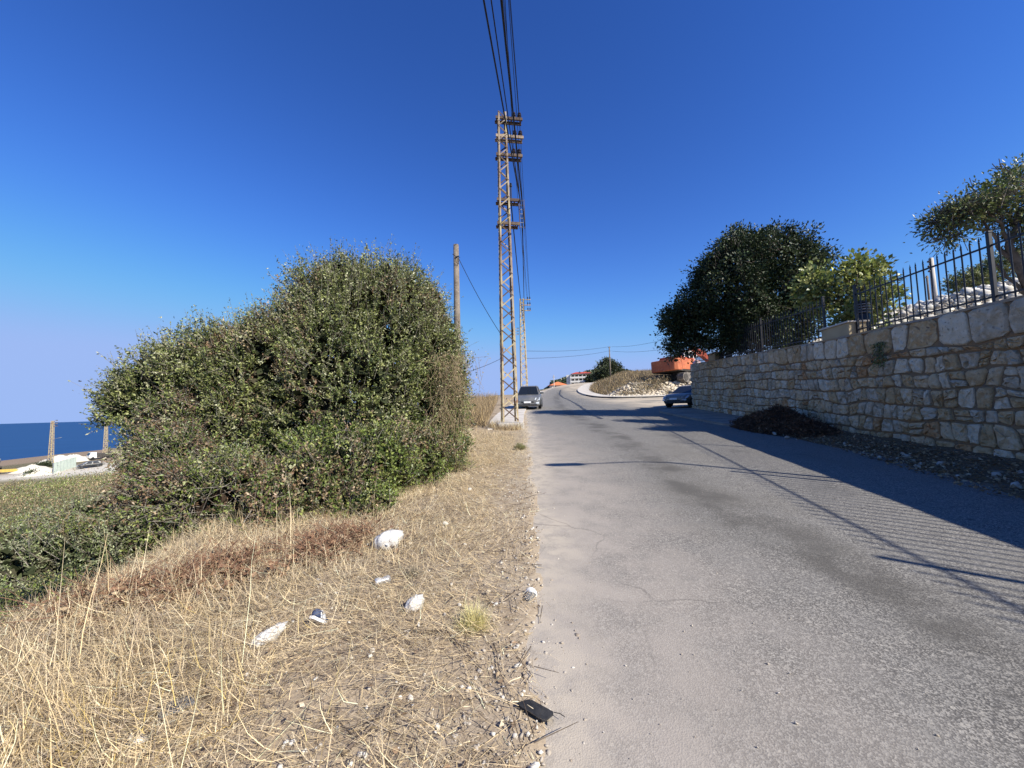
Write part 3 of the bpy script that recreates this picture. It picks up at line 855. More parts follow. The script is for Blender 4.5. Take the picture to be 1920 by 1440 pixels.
r3 = np.random.default_rng(103)
br = shrub('bramble', (-1.3, 5.9, Tf(-1.3, 5.9)), 'low fresh green bramble along the foot of the huge shrub behind the white bag', 'bramble', 'brambles at the foot of the thicket')
L_br = [lobe(620, 905, 5.7, 92, .8, .9), lobe(700, 880, 6.2, 88, .8, .9), lobe(780, 865, 7.0, 78, .8, .9), lobe(560, 940, 5.3, 78, .8, .8), lobe(680, 955, 5.3, 62, .7, .6), lobe(600, 850, 6.2, 70, .8, .8), lobe(840, 850, 7.9, 42, 1, 1.0), lobe(480, 985, 4.9, 40, .8, .6)]
shrub_leaves('foliage', L_br, 7800, 11, .26, .042, .58, G_FRESH, [3, 3, 2.6, 1.6, 1.6], r3, br, groundf=T, up=.5, patch=mottled(STRAWY + BROWN + G_OLIVE, .50, 1.9, 303, .75), shell=.2, fill=.14, gap=.37, clump=2.8, rough=.45, low=-.9)
dark_core(L_br, 'inner_shade_leaves', br, .7, 1000, r3, .2)

r4 = np.random.default_rng(104)
db = shrub('bramble', (-2.6, 5.0, Tf(-2.6, 5.0)), 'tangled brown dried bramble at the left front of the thicket with few green leaves', 'bramble', 'brambles at the foot of the thicket')
L_db = [lobe(380, 950, 5.2, 88, .8, .9), lobe(310, 960, 5.3, 70, .8, 1.1), lobe(440, 930, 5.4, 86, .8, .9), lobe(340, 880, 5.9, 82, .8, .9), lobe(500, 960, 5.0, 62, .8, .7), lobe(262, 1010, 5.0, 44, .8, .9), lobe(330, 790, 6.5, 58, .7, .9)]
shrub_leaves('foliage', L_db, 9000, 9, .30, .040, .5, BROWN + G_FRESH[:2], [2.4, 2.2, 2, 1.6, 1.8, 2.2, 1.8], r4, db, groundf=T, up=.3, patch=mottled(G_FRESH + G_OLIVE, .53, 1.8, 305, .8), shell=.2, fill=.2, gap=.35, clump=2.6, rough=.4, low=-.9)
P, N = lobes_surface(L_db, 650, r4, .25, .3)
D = unit(N * .3 + r4.normal(size=(len(P), 3)) + np.array([0, 0, .35])); LL = r4.uniform(.2, .75, len(P))[:, None]
stick_mesh('stems', P - D * LL * .5 - np.array(db.location), P + D * LL * .5 - np.array(db.location), .0045, .002, M_twig, db)
dark_core(L_db, 'inner_shade_leaves', db, .68, 800, r4, .2, ((.05, .035, .025), (.03, .03, .018)))

# dead creeper hanging down the right flank by the pole
r5 = np.random.default_rng(105)
dv = shrub('creeper', (-1.15, 8.0, Tf(-1.15, 8.0)), 'dead straw coloured creeper hanging down the right flank of the huge shrub', 'creeper')
n = 900
a = r5.random(n)
P = np.array([at(px, py, 7.7) for px, py in zip(848 + r5.normal(size=n) * 19 - 16 * a, 660 + 200 * a)]); P[:, 1] += r5.normal(size=n) * .25
D = unit(r5.normal(size=(n, 3)) * .45 + np.array([0, -.1, -1.0])); LL = r5.uniform(.12, .5, n)[:, None]
stick_mesh('stems', P - np.array(dv.location), P + D * LL - np.array(dv.location), .004, .002, mat('dead_stem', (.30, .23, .14), .9, .1), dv)
k = r5.random(n) < .85
leaf_mesh('foliage', np.repeat(P[k], 4, 0) + r5.normal(size=(int(k.sum()) * 4, 3)) * .09 - np.array(dv.location), r5.normal(size=(int(k.sum()) * 4, 3)) + np.array([0, 0, -.4]), r5.uniform(.025, .055, int(k.sum()) * 4), .5,
          palette(int(k.sum()) * 4, STRAWY + G_OLIVE[:3], [2, 2.4, 2, 1, 2.4, 2, 2], r5), M_leaf, dv, rng=r5)
# small green weeds by the asphalt
for (px, py, Y, sc, lab) in ((850, 885, 7.4, .42, 'small green weed at the foot of the creeper beside the verge'), (975, 850, 10.0, .13, 'tiny green tuft growing at the left edge of the asphalt')):
    c = at(px, py, Y); c.z = Tf(c.x, c.y)
    rw = np.random.default_rng(int(px)); o = shrub('weed', c, lab, 'weed')
    lb = [((c.x, c.y, c.z + sc * .3), (sc, sc * .7, sc * .55))]
    shrub_leaves('foliage', lb, 300, 7, .12, .026, .35, G_FRESH[2:4] + STRAWY[:2] + G_OLIVE[2:4], [3, 3, 2.5, 2, 2, 1.5], rw, o, groundf=T, up=.6, shell=.3, fill=.3, low=-.2)

r55 = np.random.default_rng(155)
lo = shrub('evergreen_shrub', (-4.6, 4.6, Tf(-4.6, 4.6)), 'low grey green scrub bush below the verge in the lower left corner of the slope', 'shrub', 'shrubs of the thicket on the verge')
L_lo = [lobe(150, 1030, 4.7, 62, 1, .85), lobe(70, 1050, 4.6, 66, 1, .75), lobe(228, 1020, 4.9, 56, 1, .95), lobe(10, 1040, 4.9, 60, 1, .8), lobe(190, 975, 5.8, 58, 1, .8), lobe(90, 1005, 6.0, 62, 1, .7), lobe(-40, 1080, 4.4, 60, 1, .7)]
shrub_leaves('foliage', L_lo, 7000, 11, .20, .030, .42, [(.20, .23, .10), (.27, .29, .16), (.15, .18, .07), (.32, .32, .19), (.10, .13, .05)], [3, 3, 2, 1.6, 1.2], r55, lo, up=1.0, patch=mottled(STRAWY + G_FRESH, .52, 1.7, 315, .7), shell=.28, fill=.2, gap=.38, clump=3.0, rough=.6, low=-.6)
dark_core(L_lo, 'inner_shade_leaves', lo, .62, 900, r55, .16, ((.06, .07, .035), (.08, .075, .045)))

# ------------------------------------------------------------------ scrub covering the slope below, towards the sea (uncountable)
r6 = np.random.default_rng(106)
n = 6400
u = r6.random(n); Yc = 2.6 + 82 * u ** 2.3
Xc = -np.interp(Yc, [2, 6, 20, 60, 95], [3.9, 5.2, 9, 20, 50]) - r6.random(n) * np.interp(Yc, [2, 6, 20, 60, 95], [3.5, 10, 30, 80, 100])
rad = np.interp(Yc, [2, 10, 40, 95], [.36, .85, 1.6, 1.9]) * r6.uniform(.5, 1.5, n) * np.where(r6.random(n) < .07, 1.7, 1.0)
bigc = r6.choice(n, 70, replace=False); Yc[bigc] = 6 + 24 * r6.random(70) ** 1.4; Xc[bigc] = -Yc[bigc] * r6.uniform(.98, 1.42, 70); rad[bigc] = r6.uniform(.8, 1.5, 70) * np.interp(Yc[bigc], [6, 30], [.75, 1.3])
Zc = T(Xc, Yc)
per = np.interp(Yc, [2, 10, 40, 95], [170, 110, 34, 14]).astype(int)
ii = np.repeat(np.arange(n), per); m_ = len(ii)
d = unit(r6.normal(size=(m_, 3))); d[:, 2] = np.abs(d[:, 2])
P = np.stack([Xc, Yc, Zc], 1)[ii] + d * rad[ii][:, None] * np.array([1, 1, .75]) * r6.uniform(.45, 1.08, m_)[:, None]
g = fbm(Xc * .22, Yc * .22, 310)
base = np.where((g > .46)[:, None], palette(n, STRAWY, [2, 3, 3, 3], r6), palette(n, G_FRESH + G_OLIVE[:3] + [(.26, .27, .15)], [1, 1, 2, 2, .6, 2.2, 1.6, 2.6, 2.4], r6))
near = (Yc < 5.5)
base[near & (r6.random(n) < .75)] = palette(int((near).sum()), G_FRESH, [2, 2, 3, 3, 1], r6)[:1]
per[bigc] = (per[bigc] * 3.0).astype(int); ii = np.repeat(np.arange(n), per); m_ = len(ii)
d = unit(r6.normal(size=(m_, 3))); d[:, 2] = np.abs(d[:, 2])
P = np.stack([Xc, Yc, Zc], 1)[ii] + d * rad[ii][:, None] * np.array([1, 1, .85]) * r6.uniform(.45, 1.08, m_)[:, None]
base[bigc] = palette(70, [(.10, .135, .05), (.15, .17, .075), (.20, .205, .11), (.075, .10, .04)], [2, 2, 2, 1], r6)
cc = base[ii] * (1 + r6.normal(size=(m_, 1)) * .28)
sz = np.interp(Yc, [2, 10, 40, 95], [.030, .055, .16, .36])[ii] * r6.uniform(.6, 1.4, m_)
o = leaf_mesh('scrub', P, d + r6.normal(size=(m_, 3)) * .7 + np.array([0, 0, .35]), sz, .42, np.clip(cc, .004, .9), M_leaf, None, rng=r6)
tag(o, kind='stuff', label='mixed green and straw coloured scrub covering the slope below the verge')

# ------------------------------------------------------------------ trees behind the stone wall
def rosettes(name, lobes, n_tip, per, leaf, aspect, cols, wts, rng, root, gap=.36, clump=1.6, shell=.2, fill=.22, rough=.3, low=-.8, spread=.12, up=.35, m=None):
    """leaves in whorls at twig ends, the look of carob and fig"""
    P, N = lobes_surface(lobes, n_tip, rng, shell, fill, rough, low)
    g = fbm(P[:, 0] * clump + P[:, 1] * .6, P[:, 2] * clump + P[:, 1] * clump, 95); P, N = P[g > gap], N[g > gap]
    n = len(P)
    D = unit(N + np.array([0, 0, up]) + rng.normal(size=(n, 3)) * .5)
    off = rng.normal(size=(n, per, 3)) * spread
    LP = (P[:, None] + off).reshape(-1, 3)
    LD = np.repeat(D, per, 0) * .5 + unit(off.reshape(-1, 3)) * .9 + rng.normal(size=(n * per, 3)) * .35
    c = np.repeat(palette(n, cols, wts, rng), per, 0) * (1 + rng.normal(size=(n * per, 1)) * .18)
    f = leaf_mesh(name, LP - np.array(root.location), LD, leaf * rng.uniform(.6, 1.3, n * per), aspect, np.clip(c, .003, .9), m or M_leaf, root, rng=rng)
    stick_mesh('twigs', P - D * .55 - np.array(root.location), P - np.array(root.location), .009, .004, M_bark, root)
    return f
def gz(x, y): return float(bank_z(x, y)) if y < 24 else Tf(x, y)

r7 = np.random.default_rng(107)
b0 = (11.9, 18.6)
car = empty('carob_tree', (*b0, gz(*b0)), 0, 'large dark evergreen tree with dense glossy leaves overhanging the far end of the wall', 'tree')
L_car = [lobe(1395, 545, 18.2, 92, 1, 1.05), lobe(1458, 520, 17.6, 74, 1, 1.1), lobe(1330, 590, 18.8, 70, 1, 1.0), lobe(1290, 625, 19.3, 46, 1, .95), lobe(1500, 560, 17.0, 42, 1, 1.1), lobe(1390, 475, 18.2, 42), lobe(1455, 468, 17.8, 40),
         lobe(1425, 620, 17.8, 84, 1, .62), lobe(1262, 600, 19.4, 24), lobe(1340, 520, 18.6, 36), lobe(1512, 486, 17.2, 20), lobe(1275, 650, 19.4, 26)]
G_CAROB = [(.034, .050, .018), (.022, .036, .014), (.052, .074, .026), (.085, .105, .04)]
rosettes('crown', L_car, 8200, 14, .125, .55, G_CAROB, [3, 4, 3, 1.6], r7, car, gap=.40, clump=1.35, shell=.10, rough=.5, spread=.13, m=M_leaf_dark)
dark_core(L_car, 'inner_shade_leaves', car, .70, 1700, r7, .30, ((.012, .018, .008), (.018, .024, .010)))
tb = MB(); tips = []
for px, py, Y, ln in ((0, 0, 0, 0), (-1.0, .9, .0, 0), (.9, -.9, 0, 0)):
    p = Vector((px, py, -.2))
    tb = MB(); branchy(tb, p, (px * .25 + r7.normal() * .1, py * .25, 1), 1.5, .17, 3, r7, .6, tips)
    tb.build('trunk', M_bark, car, True)

r8 = np.random.default_rng(108)
b0 = (11.2, 12.6)
fig = empty('fig_tree', (*b0, gz(*b0)), 0, 'young tree with large sunlit yellow green leaves behind the railing at the ochre pier', 'tree')
L_fig = [lobe(1600, 545, 12.4, 50, 1, 1.0), lobe(1560, 555, 12.9, 40, 1, 1.0), lobe(1635, 570, 12.1, 40, 1, 1.0), lobe(1605, 505, 12.5, 26), lobe(1640, 505, 12.5, 18), lobe(1530, 540, 13.2, 34), lobe(1612, 600, 12.2, 46, 1, .7)]
G_FIG = [(.22, .26, .06), (.32, .34, .09), (.42, .42, .15), (.13, .17, .05), (.08, .11, .03)]
rosettes('crown', L_fig, 780, 9, .135, .75, G_FIG, [3, 3, 2, 2, 1.4], r8, fig, gap=.33, clump=1.5, shell=.25, rough=.3, spread=.14)
tb = MB(); tips = []
for k in range(3):
    tb = MB(); branchy(tb, (.15 * k - .15, .1 * k, -.2), (r8.normal() * .35, r8.normal() * .3, 1), .75, .055, 2, r8, .6, tips); tb.build('stem', M_bark, fig, True)

r9 = np.random.default_rng(109)
b0 = (12.3, 9.2)
rt = empty('spreading_tree', (*b0, gz(*b0)), 0, 'spreading tree with bare lower limbs and drooping leafy branches above the nearest railing', 'tree')
L_rt = [lobe(1850, 385, 9.2, 62, 1.1, .62), lobe(1910, 360, 9.2, 58, 1.1, .75), lobe(1795, 405, 9.3, 40, 1.1, .62), lobe(1755, 418, 9.4, 24, 1, .75), lobe(1960, 360, 9.0, 80, 1.1, .8), lobe(1990, 430, 8.8, 60, 1.1, .8), lobe(1890, 330, 9.3, 26), lobe(1775, 445, 9.3, 22, 1, .6), lobe(1880, 425, 9.4, 34, 1, .5)]
G_RT = [(.105, .145, .040), (.17, .205, .060), (.28, .28, .11), (.055, .075, .024), (.33, .30, .15)]
rosettes('crown', L_rt, 1500, 10, .095, .42, G_RT, [4, 3, 1.6, 3, .6], r9, rt, gap=.41, clump=2.4, shell=.3, fill=.25, rough=.35, spread=.12, up=-.15)
tb = MB()
def limb(pts, r0, r1):
    n = len(pts); tb.tube([Vector(p) - rt.location for p in pts], [r0 + (r1 - r0) * i / (n - 1) for i in range(n)], 7, cap=False)
def limb_px(pp, r0, r1):
    P = [at(*p) for p in pp]; Q = []
    for i in range(len(P) - 1):
        for t in (0, .33, .66): Q.append(P[i].lerp(P[i + 1], t) + Vector(r9.normal(size=3)) * .02)
    Q.append(P[-1]); limb(Q, r0, r1); tb.build('trunk' if r0 > .09 else 'branch', M_bark, rt, True); tb.v.clear(); tb.f.clear()
limb_px([(1935, 560, 9.2), (1912, 505, 9.2), (1893, 462, 9.2), (1905, 425, 9.2), (1912, 390, 9.2)], .10, .05)
limb_px([(1912, 505, 9.2), (1880, 470, 9.3), (1862, 440, 9.3), (1840, 405, 9.3)], .055, .022)
limb_px([(1893, 462, 9.2), (1872, 420, 9.2), (1850, 395, 9.2)], .045, .02)
limb_px([(1862, 440, 9.3), (1820, 425, 9.3), (1790, 415, 9.3), (1757, 425, 9.4)], .035, .012)
limb_px([(1935, 560, 9.2), (1890, 520, 9.3), (1865, 490, 9.4), (1850, 475, 9.4)], .04, .015)
limb_px([(1905, 425, 9.2), (1940, 390, 9.1), (1975, 370, 9.0)], .05, .02)
limb_px([(1872, 420, 9.2), (1885, 385, 9.2), (1888, 345, 9.3)], .03, .012)

r10 = np.random.default_rng(110)
c = at(1822, 530, 18.5)
sh = empty('evergreen_shrub', (c.x, c.y, gz(c.x, c.y)), 0, 'dark rounded shrub beyond the white rubble seen through the nearest railing', 'shrub')
shrub_leaves('foliage', [lobe(1822, 530, 18.5, 34, 1, .75), lobe(1860, 520, 18.5, 30), lobe(1890, 505, 18.0, 34)], 1300, 10, .35, .09, .5, G_OLIVE, [3, 3, 2, 1, 2], r10, sh, shell=.2, fill=.3)
# a plant hanging from the joints of the wall
r11 = np.random.default_rng(111)
c = WP(9.38, 2.95, .05)
wp = empty('wall_plant', c, 0, 'small olive green plant hanging from the joints high on the near wall face', 'plant')
n = 420
P = np.array([WP(9.38 + r11.normal() * .10, 2.98 - .62 * t, .05 + abs(r11.normal()) * .06) for t in r11.random(n) ** 1.2])
leaf_mesh('foliage', P - np.array(c), r11.normal(size=(n, 3)) * .5 + np.array([-.3, 0, -.9]), r11.uniform(.03, .075, n), .4, palette(n, G_OLIVE, [3, 3, 2, 1, 2], r11), M_leaf, wp, rng=r11)
D = unit(r11.normal(size=(60, 3)) * .4 + np.array([-.2, 0, -1])); P0 = np.array([WP(9.38 + r11.normal() * .05, 3.0 - .2 * r11.random(), .03) for _ in range(60)])
stick_mesh('stems', P0 - np.array(c), P0 + D * .35 - np.array(c), .003, .0015, M_twig, wp)

# ------------------------------------------------------------------ dry grass, straw mat, litter of leaves on the verge (uncountable)
def blades(name, base, az, e0, curl, L, wd, cols, m, seg=3, kind='stuff', label=None, rng=RNG, roll=None):
    n = len(base); p = base.astype(float).copy(); rows = []
    side_a = az + PI / 2 if roll is None else roll
    sd = np.stack([np.cos(side_a), np.sin(side_a), np.zeros(n)], 1)
    e = e0.copy()
    for i in range(seg + 1):
        wi = wd * (1 - .8 * i / seg)
        rows.append(p - sd * wi[:, None] / 2); rows.append(p + sd * wi[:, None] / 2)
        st = np.stack([np.cos(e) * np.cos(az), np.cos(e) * np.sin(az), np.sin(e)], 1) * (L / seg)[:, None]
        p = p + st; e = e - curl / seg
        az = az + rng.normal(size=n) * .12
    V = np.stack(rows, 1)
    g = ground_z(V[:, :, 0], V[:, :, 1]) + .004
    V[:, :, 2] = np.maximum(V[:, :, 2], g + np.arange(2 * seg + 2)[None, :] * .0015)
    k = 2 * (seg + 1); b = np.arange(n)[:, None] * k
    Fc = np.concatenate([b + np.array([[2 * i, 2 * i + 1, 2 * i + 3, 2 * i + 2]]) for i in range(seg)], 1).reshape(-1, 4)
    o = np_mesh(name, V.reshape(-1, 3), Fc, m, None, np.repeat(cols, k, 0))
    return tag(o, label=label, kind=kind)
STRAW = [(.70, .545, .32), (.60, .46, .26), (.82, .68, .44), (.47, .36, .215), (.44, .355, .25), (.31, .235, .16), (.11, .08, .058)]
rg = np.random.default_rng(201)
def verge_points(n, rng, ymax=15, p=2.1, pad=.05):
    """points on the verge, denser near the viewer"""
    Y = .55 + (ymax - .55) * rng.random(n) ** p
    lo = np.interp(Y, [0, 1, 3, 6, 9, 15], [-2.6, -3.6, -4.9, -4.0, -2.4, -2.4])
    X = lo + (LEFT(Y) - pad - lo) * rng.random(n)
    return X, Y
def in_thicket(X, Y):
    return np.zeros(len(X), bool)
def dens(X, Y):
    """bare trodden earth runs along the lower verge beside the asphalt; matted straw elsewhere"""
    e = LEFT(Y) - X
    k = .30 + .70 * sst(.12, .85, e)
    patch = fbm(X * 1.1, Y * 1.1, 401)
    bare = sst(.56, .70, fbm(X * .8 + 9, Y * .55, 402)) * sst(2.6, 1.0, e)
    return np.clip(k * np.clip(.25 + 1.5 * (patch - .25), .25, 1) * (1 - .7 * bare) + .45 * sst(1.3, 2.6, e), 0, 1)
# matted straw lying in all directions
X, Y = verge_points(185000, rg); k = rg.random(len(X)) < dens(X, Y); X, Y = X[k], Y[k]; n = len(X)
comb = 2.6 * fbm(X * .7, Y * .7, 403) * 2
az = np.where(rg.random(n) < .45, comb + rg.normal(size=n) * .5, rg.random(n) * 2 * PI)
base = np.stack([X, Y, ground_z(X, Y) + rg.random(n) ** 2 * .09], 1)
blades('straw_mat', base, az, rg.normal(size=n) * .18 + .16, rg.normal(size=n) * .9, rg.uniform(.04, .30, n), rg.uniform(.0022, .0056, n), palette(n, STRAW, [3, 3, 2.4, 2, 1.8, 1.3, 1.2], rg, .2), M_straw, 3,
       label='matted straw and broken dry stalks covering the verge', rng=rg, roll=rg.random(n) * 2 * PI)
# chopped short straw trodden into the earth
X, Y = verge_points(90000, rg, 12, 2.0, -.03); k = rg.random(len(X)) < .25 + .75 * dens(X, Y); X, Y = X[k], Y[k]; n = len(X)
base = np.stack([X, Y, ground_z(X, Y) + rg.random(n) ** 3 * .03], 1)
blades('chopped_straw', base, rg.random(n) * 2 * PI, rg.normal(size=n) * .10 + .04, rg.normal(size=n) * .3, rg.uniform(.012, .075, n), rg.uniform(.002, .0055, n), palette(n, STRAW, [3, 3, 2.6, 2, 1.8, 1, .9], rg, .2), M_straw, 1,
       label='short chopped straw trodden into the earth of the verge', rng=rg, roll=rg.random(n) * 2 * PI)
# standing dry grass in tufts
nt_ = 1000
TX, TY = verge_points(nt_, rg, 14, 1.7, .5); e = LEFT(TY) - TX
k = rg.random(nt_) < sst(.45, 2.0, e) * (.35 + fbm(TX * .8, TY * .8, 404)); TX, TY = TX[k], TY[k]
per = rg.integers(14, 46, len(TX)); ii = np.repeat(np.arange(len(TX)), per); n = len(ii)
tl = rg.uniform(.07, .24, len(TX)) * (1 + .45 * sst(1.2, 3, LEFT(TY) - TX))
X = TX[ii] + rg.normal(size=n) * .07; Y = TY[ii] + rg.normal(size=n) * .07
base = np.stack([X, Y, ground_z(X, Y)], 1)
tc = palette(len(TX), STRAW[:6], [3, 3, 3, 1.5, 1, .5], rg, .12)
blades('dry_grass', base, rg.random(n) * 2 * PI, rg.uniform(.25, 1.45, n), rg.uniform(.1, 1.8, n), tl[ii] * rg.uniform(.5, 1.25, n), rg.uniform(.0022, .0048, n), tc[ii] * (1 + rg.normal(size=(n, 1)) * .14), M_straw, 3,
       label='pale dry grass standing in tufts across the verge', rng=rg)
# tall bleached stalks
pts = []
for px, py, Yd in ((385, 1190, 2.2), (400, 1225, 2.0), (372, 1150, 2.5), (335, 1040, 3.3), (350, 1090, 3.0), (240, 1110, 3.1), (470, 1020, 3.7), (520, 990, 4.2), (700, 985, 4.6), (370, 1300, 1.75), (60, 1250, 2.2), (120, 1230, 2.4), (20, 1330, 1.7), (560, 1000, 4.1), (300, 1050, 3.3)):
    c = at(px, py, Yd)
    for _ in range(int(rg.integers(3, 8))): pts.append((c.x + rg.normal() * .10, c.y + rg.normal() * .12))
pts = np.array(pts); n = len(pts)
base = np.stack([pts[:, 0], pts[:, 1], ground_z(pts[:, 0], pts[:, 1])], 1)
blades('tall_stalks', base, rg.random(n) * 2 * PI, rg.uniform(1.15, 1.56, n), rg.uniform(.0, .5, n), rg.uniform(.25, .8, n), rg.uniform(.003, .0055, n), palette(n, STRAW[:3], [1, 1, 2], rg), M_straw, 4, label='tall bleached grass stalks rising in front of the thicket', rng=rg)
# yellowish wiry plants at lower left
n = 650
X = -1.9 + rg.normal(size=n) * .5; Y = 1.75 + rg.normal(size=n) * .45; k = (Y > .7); X, Y = X[k], Y[k]; n = len(X)
base = np.stack([X, Y, ground_z(X, Y) + rg.random(n) * .12], 1)
blades('wiry_plants', base, rg.random(n) * 2 * PI, rg.uniform(-.1, 1.2, n), rg.normal(size=n) * .8, rg.uniform(.06, .26, n), rg.uniform(.002, .0038, n), palette(n, [(.60, .44, .15), (.66, .52, .24), (.48, .34, .14)], [1, 1, 1], rg), M_straw, 3, label='yellow wiry dried plants in the near corner of the verge', rng=rg)
# dry grass further along: behind the bush, by the pylon and up the far bank
def far_grass(name, fx, fy, n, hmin, hmax, wd, cols, wts, label, seed):
    r = np.random.default_rng(seed)
    Y = fy[0] + (fy[1] - fy[0]) * r.random(n); X = fx(Y, r.random(n))
    b = np.stack([X, Y, T(X, Y)], 1)
    tuft = .4 + fbm(X * .9, Y * .9, seed)
    blades(name, b, r.random(n) * 2 * PI, r.uniform(.7, 1.5, n), r.uniform(.1, 1.3, n), r.uniform(hmin, hmax, n) * tuft, np.full(n, wd) * r.uniform(.6, 1.4, n), palette(n, cols, wts, r, .2), M_straw, 3, label=label, rng=r)
DRY = [(.46, .34, .17), (.36, .26, .14), (.27, .20, .12), (.20, .155, .09)]
far_grass('dry_grass', lambda Y, u: -1.1 - .02 * (Y - 15) - u * (1.6 + .18 * (Y - 14)), (15.5, 58), 14000, .35, 1.15, .02, DRY, [2, 3, 2, 1], 'tall dry grass on the left shoulder behind the pylon', 211)
def bankx(Y, u): return np.interp(Y, KY, KX) + 2.1 + u ** 1.3 * 12
far_grass('dry_grass', bankx, (47.5, 92), 20000, .3, 1.05, .05, DRY + [(.12, .11, .06), (.16, .13, .10)], [2, 2, 2, 2, 1, 2], 'dry grass and grey weeds over the island bank', 212)
r = np.random.default_rng(214); n = 2200
aa = r.random(n) * 2 * PI; X = -.13 + np.cos(aa) * r.uniform(.50, .85, n); Y = 15.2 + np.sin(aa) * r.uniform(.46, .8, n); k = (X < .30) & ((Y < 15.0) | (X < -.55)); X, Y = X[k], Y[k]; n = len(X)
blades('dry_grass', np.stack([X, Y, ground_z(X, Y)], 1), r.random(n) * 2 * PI, r.uniform(.7, 1.5, n), r.uniform(.1, 1.2, n), r.uniform(.15, .42, n), r.uniform(.006, .012, n), palette(n, DRY + STRAW[:3], [1, 2, 1, 1, 2, 2, 2], r, .2), M_straw, 3, label='dry grass growing round the concrete foot of the tall pylon', rng=r)
# russet fallen leaves in front of the thicket
n = 5200
u = rg.random(n)
c0 = np.array([at(px, py, Yd)[:2] for px, py, Yd in ((150, 1130, 3.15), (330, 1090, 3.35), (480, 1050, 3.75), (600, 1030, 4.0), (700, 1005, 4.35))])
pos = np.stack([np.interp(u, np.linspace(0, 1, 5), c0[:, 0]), np.interp(u, np.linspace(0, 1, 5), c0[:, 1])], 1) + rg.normal(size=(n, 2)) * np.array([.25, .22])
kk = fbm(pos[:, 0] * 2.2, pos[:, 1] * 2.2, 411) > .44; pos = pos[kk]; n = len(pos); pos[:, 1] += .05
P = np.stack([pos[:, 0], pos[:, 1], ground_z(pos[:, 0], pos[:, 1]) + rg.random(n) ** 2 * .11 + .01], 1)
o = leaf_mesh('fallen_leaves', P, rg.normal(size=(n, 3)) * np.array([1, 1, .35]), rg.uniform(.03, .07, n), .6, palette(n, [(.25, .145, .085), (.33, .215, .13), (.19, .105, .065), (.40, .30, .19)], [3, 2, 2, 1], rg), M_dryleaf, None, rng=rg, up=1.2)
tag(o, kind='stuff', label='russet dead leaves heaped along the edge of the thicket')
k = rg.random(n) < .30; A_ = P[k].copy(); m_ = len(A_); B_ = A_ + np.stack([rg.normal(size=m_) * .13, rg.normal(size=m_) * .13, .04 + .16 * rg.random(m_) ** 2], 1)
tag(stick_mesh('dead_stems', A_, B_, .0035, .0014, mat('russet_stem', (.22, .125, .08), .9, .1)), kind='stuff', label='russet broken stems among the dead leaves at the foot of the thicket')
n = 1500
X, Y = verge_points(n, rg, 9, 2.0, -.05)
P = np.stack([X, Y, ground_z(X, Y) + .012 + rg.random(n) ** 3 * .05], 1)
tag(leaf_mesh('leaf_litter', P, rg.normal(size=(n, 3)) * np.array([1, 1, .3]), rg.uniform(.015, .05, n), .55, palette(n, [(.30, .20, .12), (.40, .30, .19), (.20, .14, .09), (.50, .42, .30)], [2, 2, 2, 1], rg), M_dryleaf, None, rng=rg, up=1.2), kind='stuff', label='small dead leaves scattered over the verge')

# stones: one lumpy mesh builder for gravel and rubble
def rocks(name, P, S, m, rng, parent=None, label=None, kind='stuff', flat=.7):
    t = (1 + 5 ** .5) / 2
    ico = np.array([(-1, t, 0), (1, t, 0), (-1, -t, 0), (1, -t, 0), (0, -1, t), (0, 1, t), (0, -1, -t), (0, 1, -t), (t, 0, -1), (t, 0, 1), (-t, 0, -1), (-t, 0, 1)]) / 1.9
    fi = np.array([(0, 11, 5), (0, 5, 1), (0, 1, 7), (0, 7, 10), (0, 10, 11), (1, 5, 9), (5, 11, 4), (11, 10, 2), (10, 7, 6), (7, 1, 8), (3, 9, 4), (3, 4, 2), (3, 2, 6), (3, 6, 8), (3, 8, 9), (4, 9, 5), (2, 4, 11), (6, 2, 10), (8, 6, 7), (9, 8, 1)])
    n = len(P)
    V = ico[None] * (1 + rng.normal(size=(n, 12, 1)) * .22) * S[:, None, None] * (1 + rng.uniform(-.35, .35, (n, 1, 3)))
    a = rng.random(n) * 2 * PI; ca, sa = np.cos(a)[:, None], np.sin(a)[:, None]
    x, y = V[..., 0] * ca - V[..., 1] * sa, V[..., 0] * sa + V[..., 1] * ca
    b = rng.normal(size=n) * .5; cb, sb = np.cos(b)[:, None], np.sin(b)[:, None]
    y, z = y * cb - V[..., 2] * flat * sb, y * sb + V[..., 2] * flat * cb
    V = np.stack([x, y, z], -1) + P[:, None]
    Fc = (np.arange(n)[:, None, None] * 12 + fi[None]).reshape(-1, 3)
    o = np_mesh(name, V.reshape(-1, 3), Fc, m, parent)
    return tag(o, label=label, kind=kind) if kind else o
M_grit = mat('grit', (.42, .37, .30), .9, .15, noise=[(7, (.28, .22, .16), .4, .65, 3), (15, (.56, .52, .46), .52, .7, 3)])
# grit and small stones along the broken edge of the asphalt and thrown onto it
n = 5200
Y = .6 + 22 * rg.random(n) ** 2.2; X = LEFT(Y) + rg.normal(size=n) * .14 - .06 - np.abs(rg.normal(size=n)) * .22
P = np.stack([X, Y, np.maximum(ground_z(X, Y), R(Y)) + .004], 1)
rocks('gravel', P, .003 + .012 * rg.random(n) ** 3.5, M_grit, rg, label='grit and small stones along the broken asphalt edge')
n = 420
Y = .8 + 12 * rg.random(n) ** 1.8; X = LEFT(Y) + np.abs(rg.normal(size=n)) * 1.0
rocks('gravel', np.stack([X, Y, R(Y) + .008], 1), .002 + .006 * rg.random(n) ** 3, M_grit, rg, label='scattered pebbles on the asphalt')

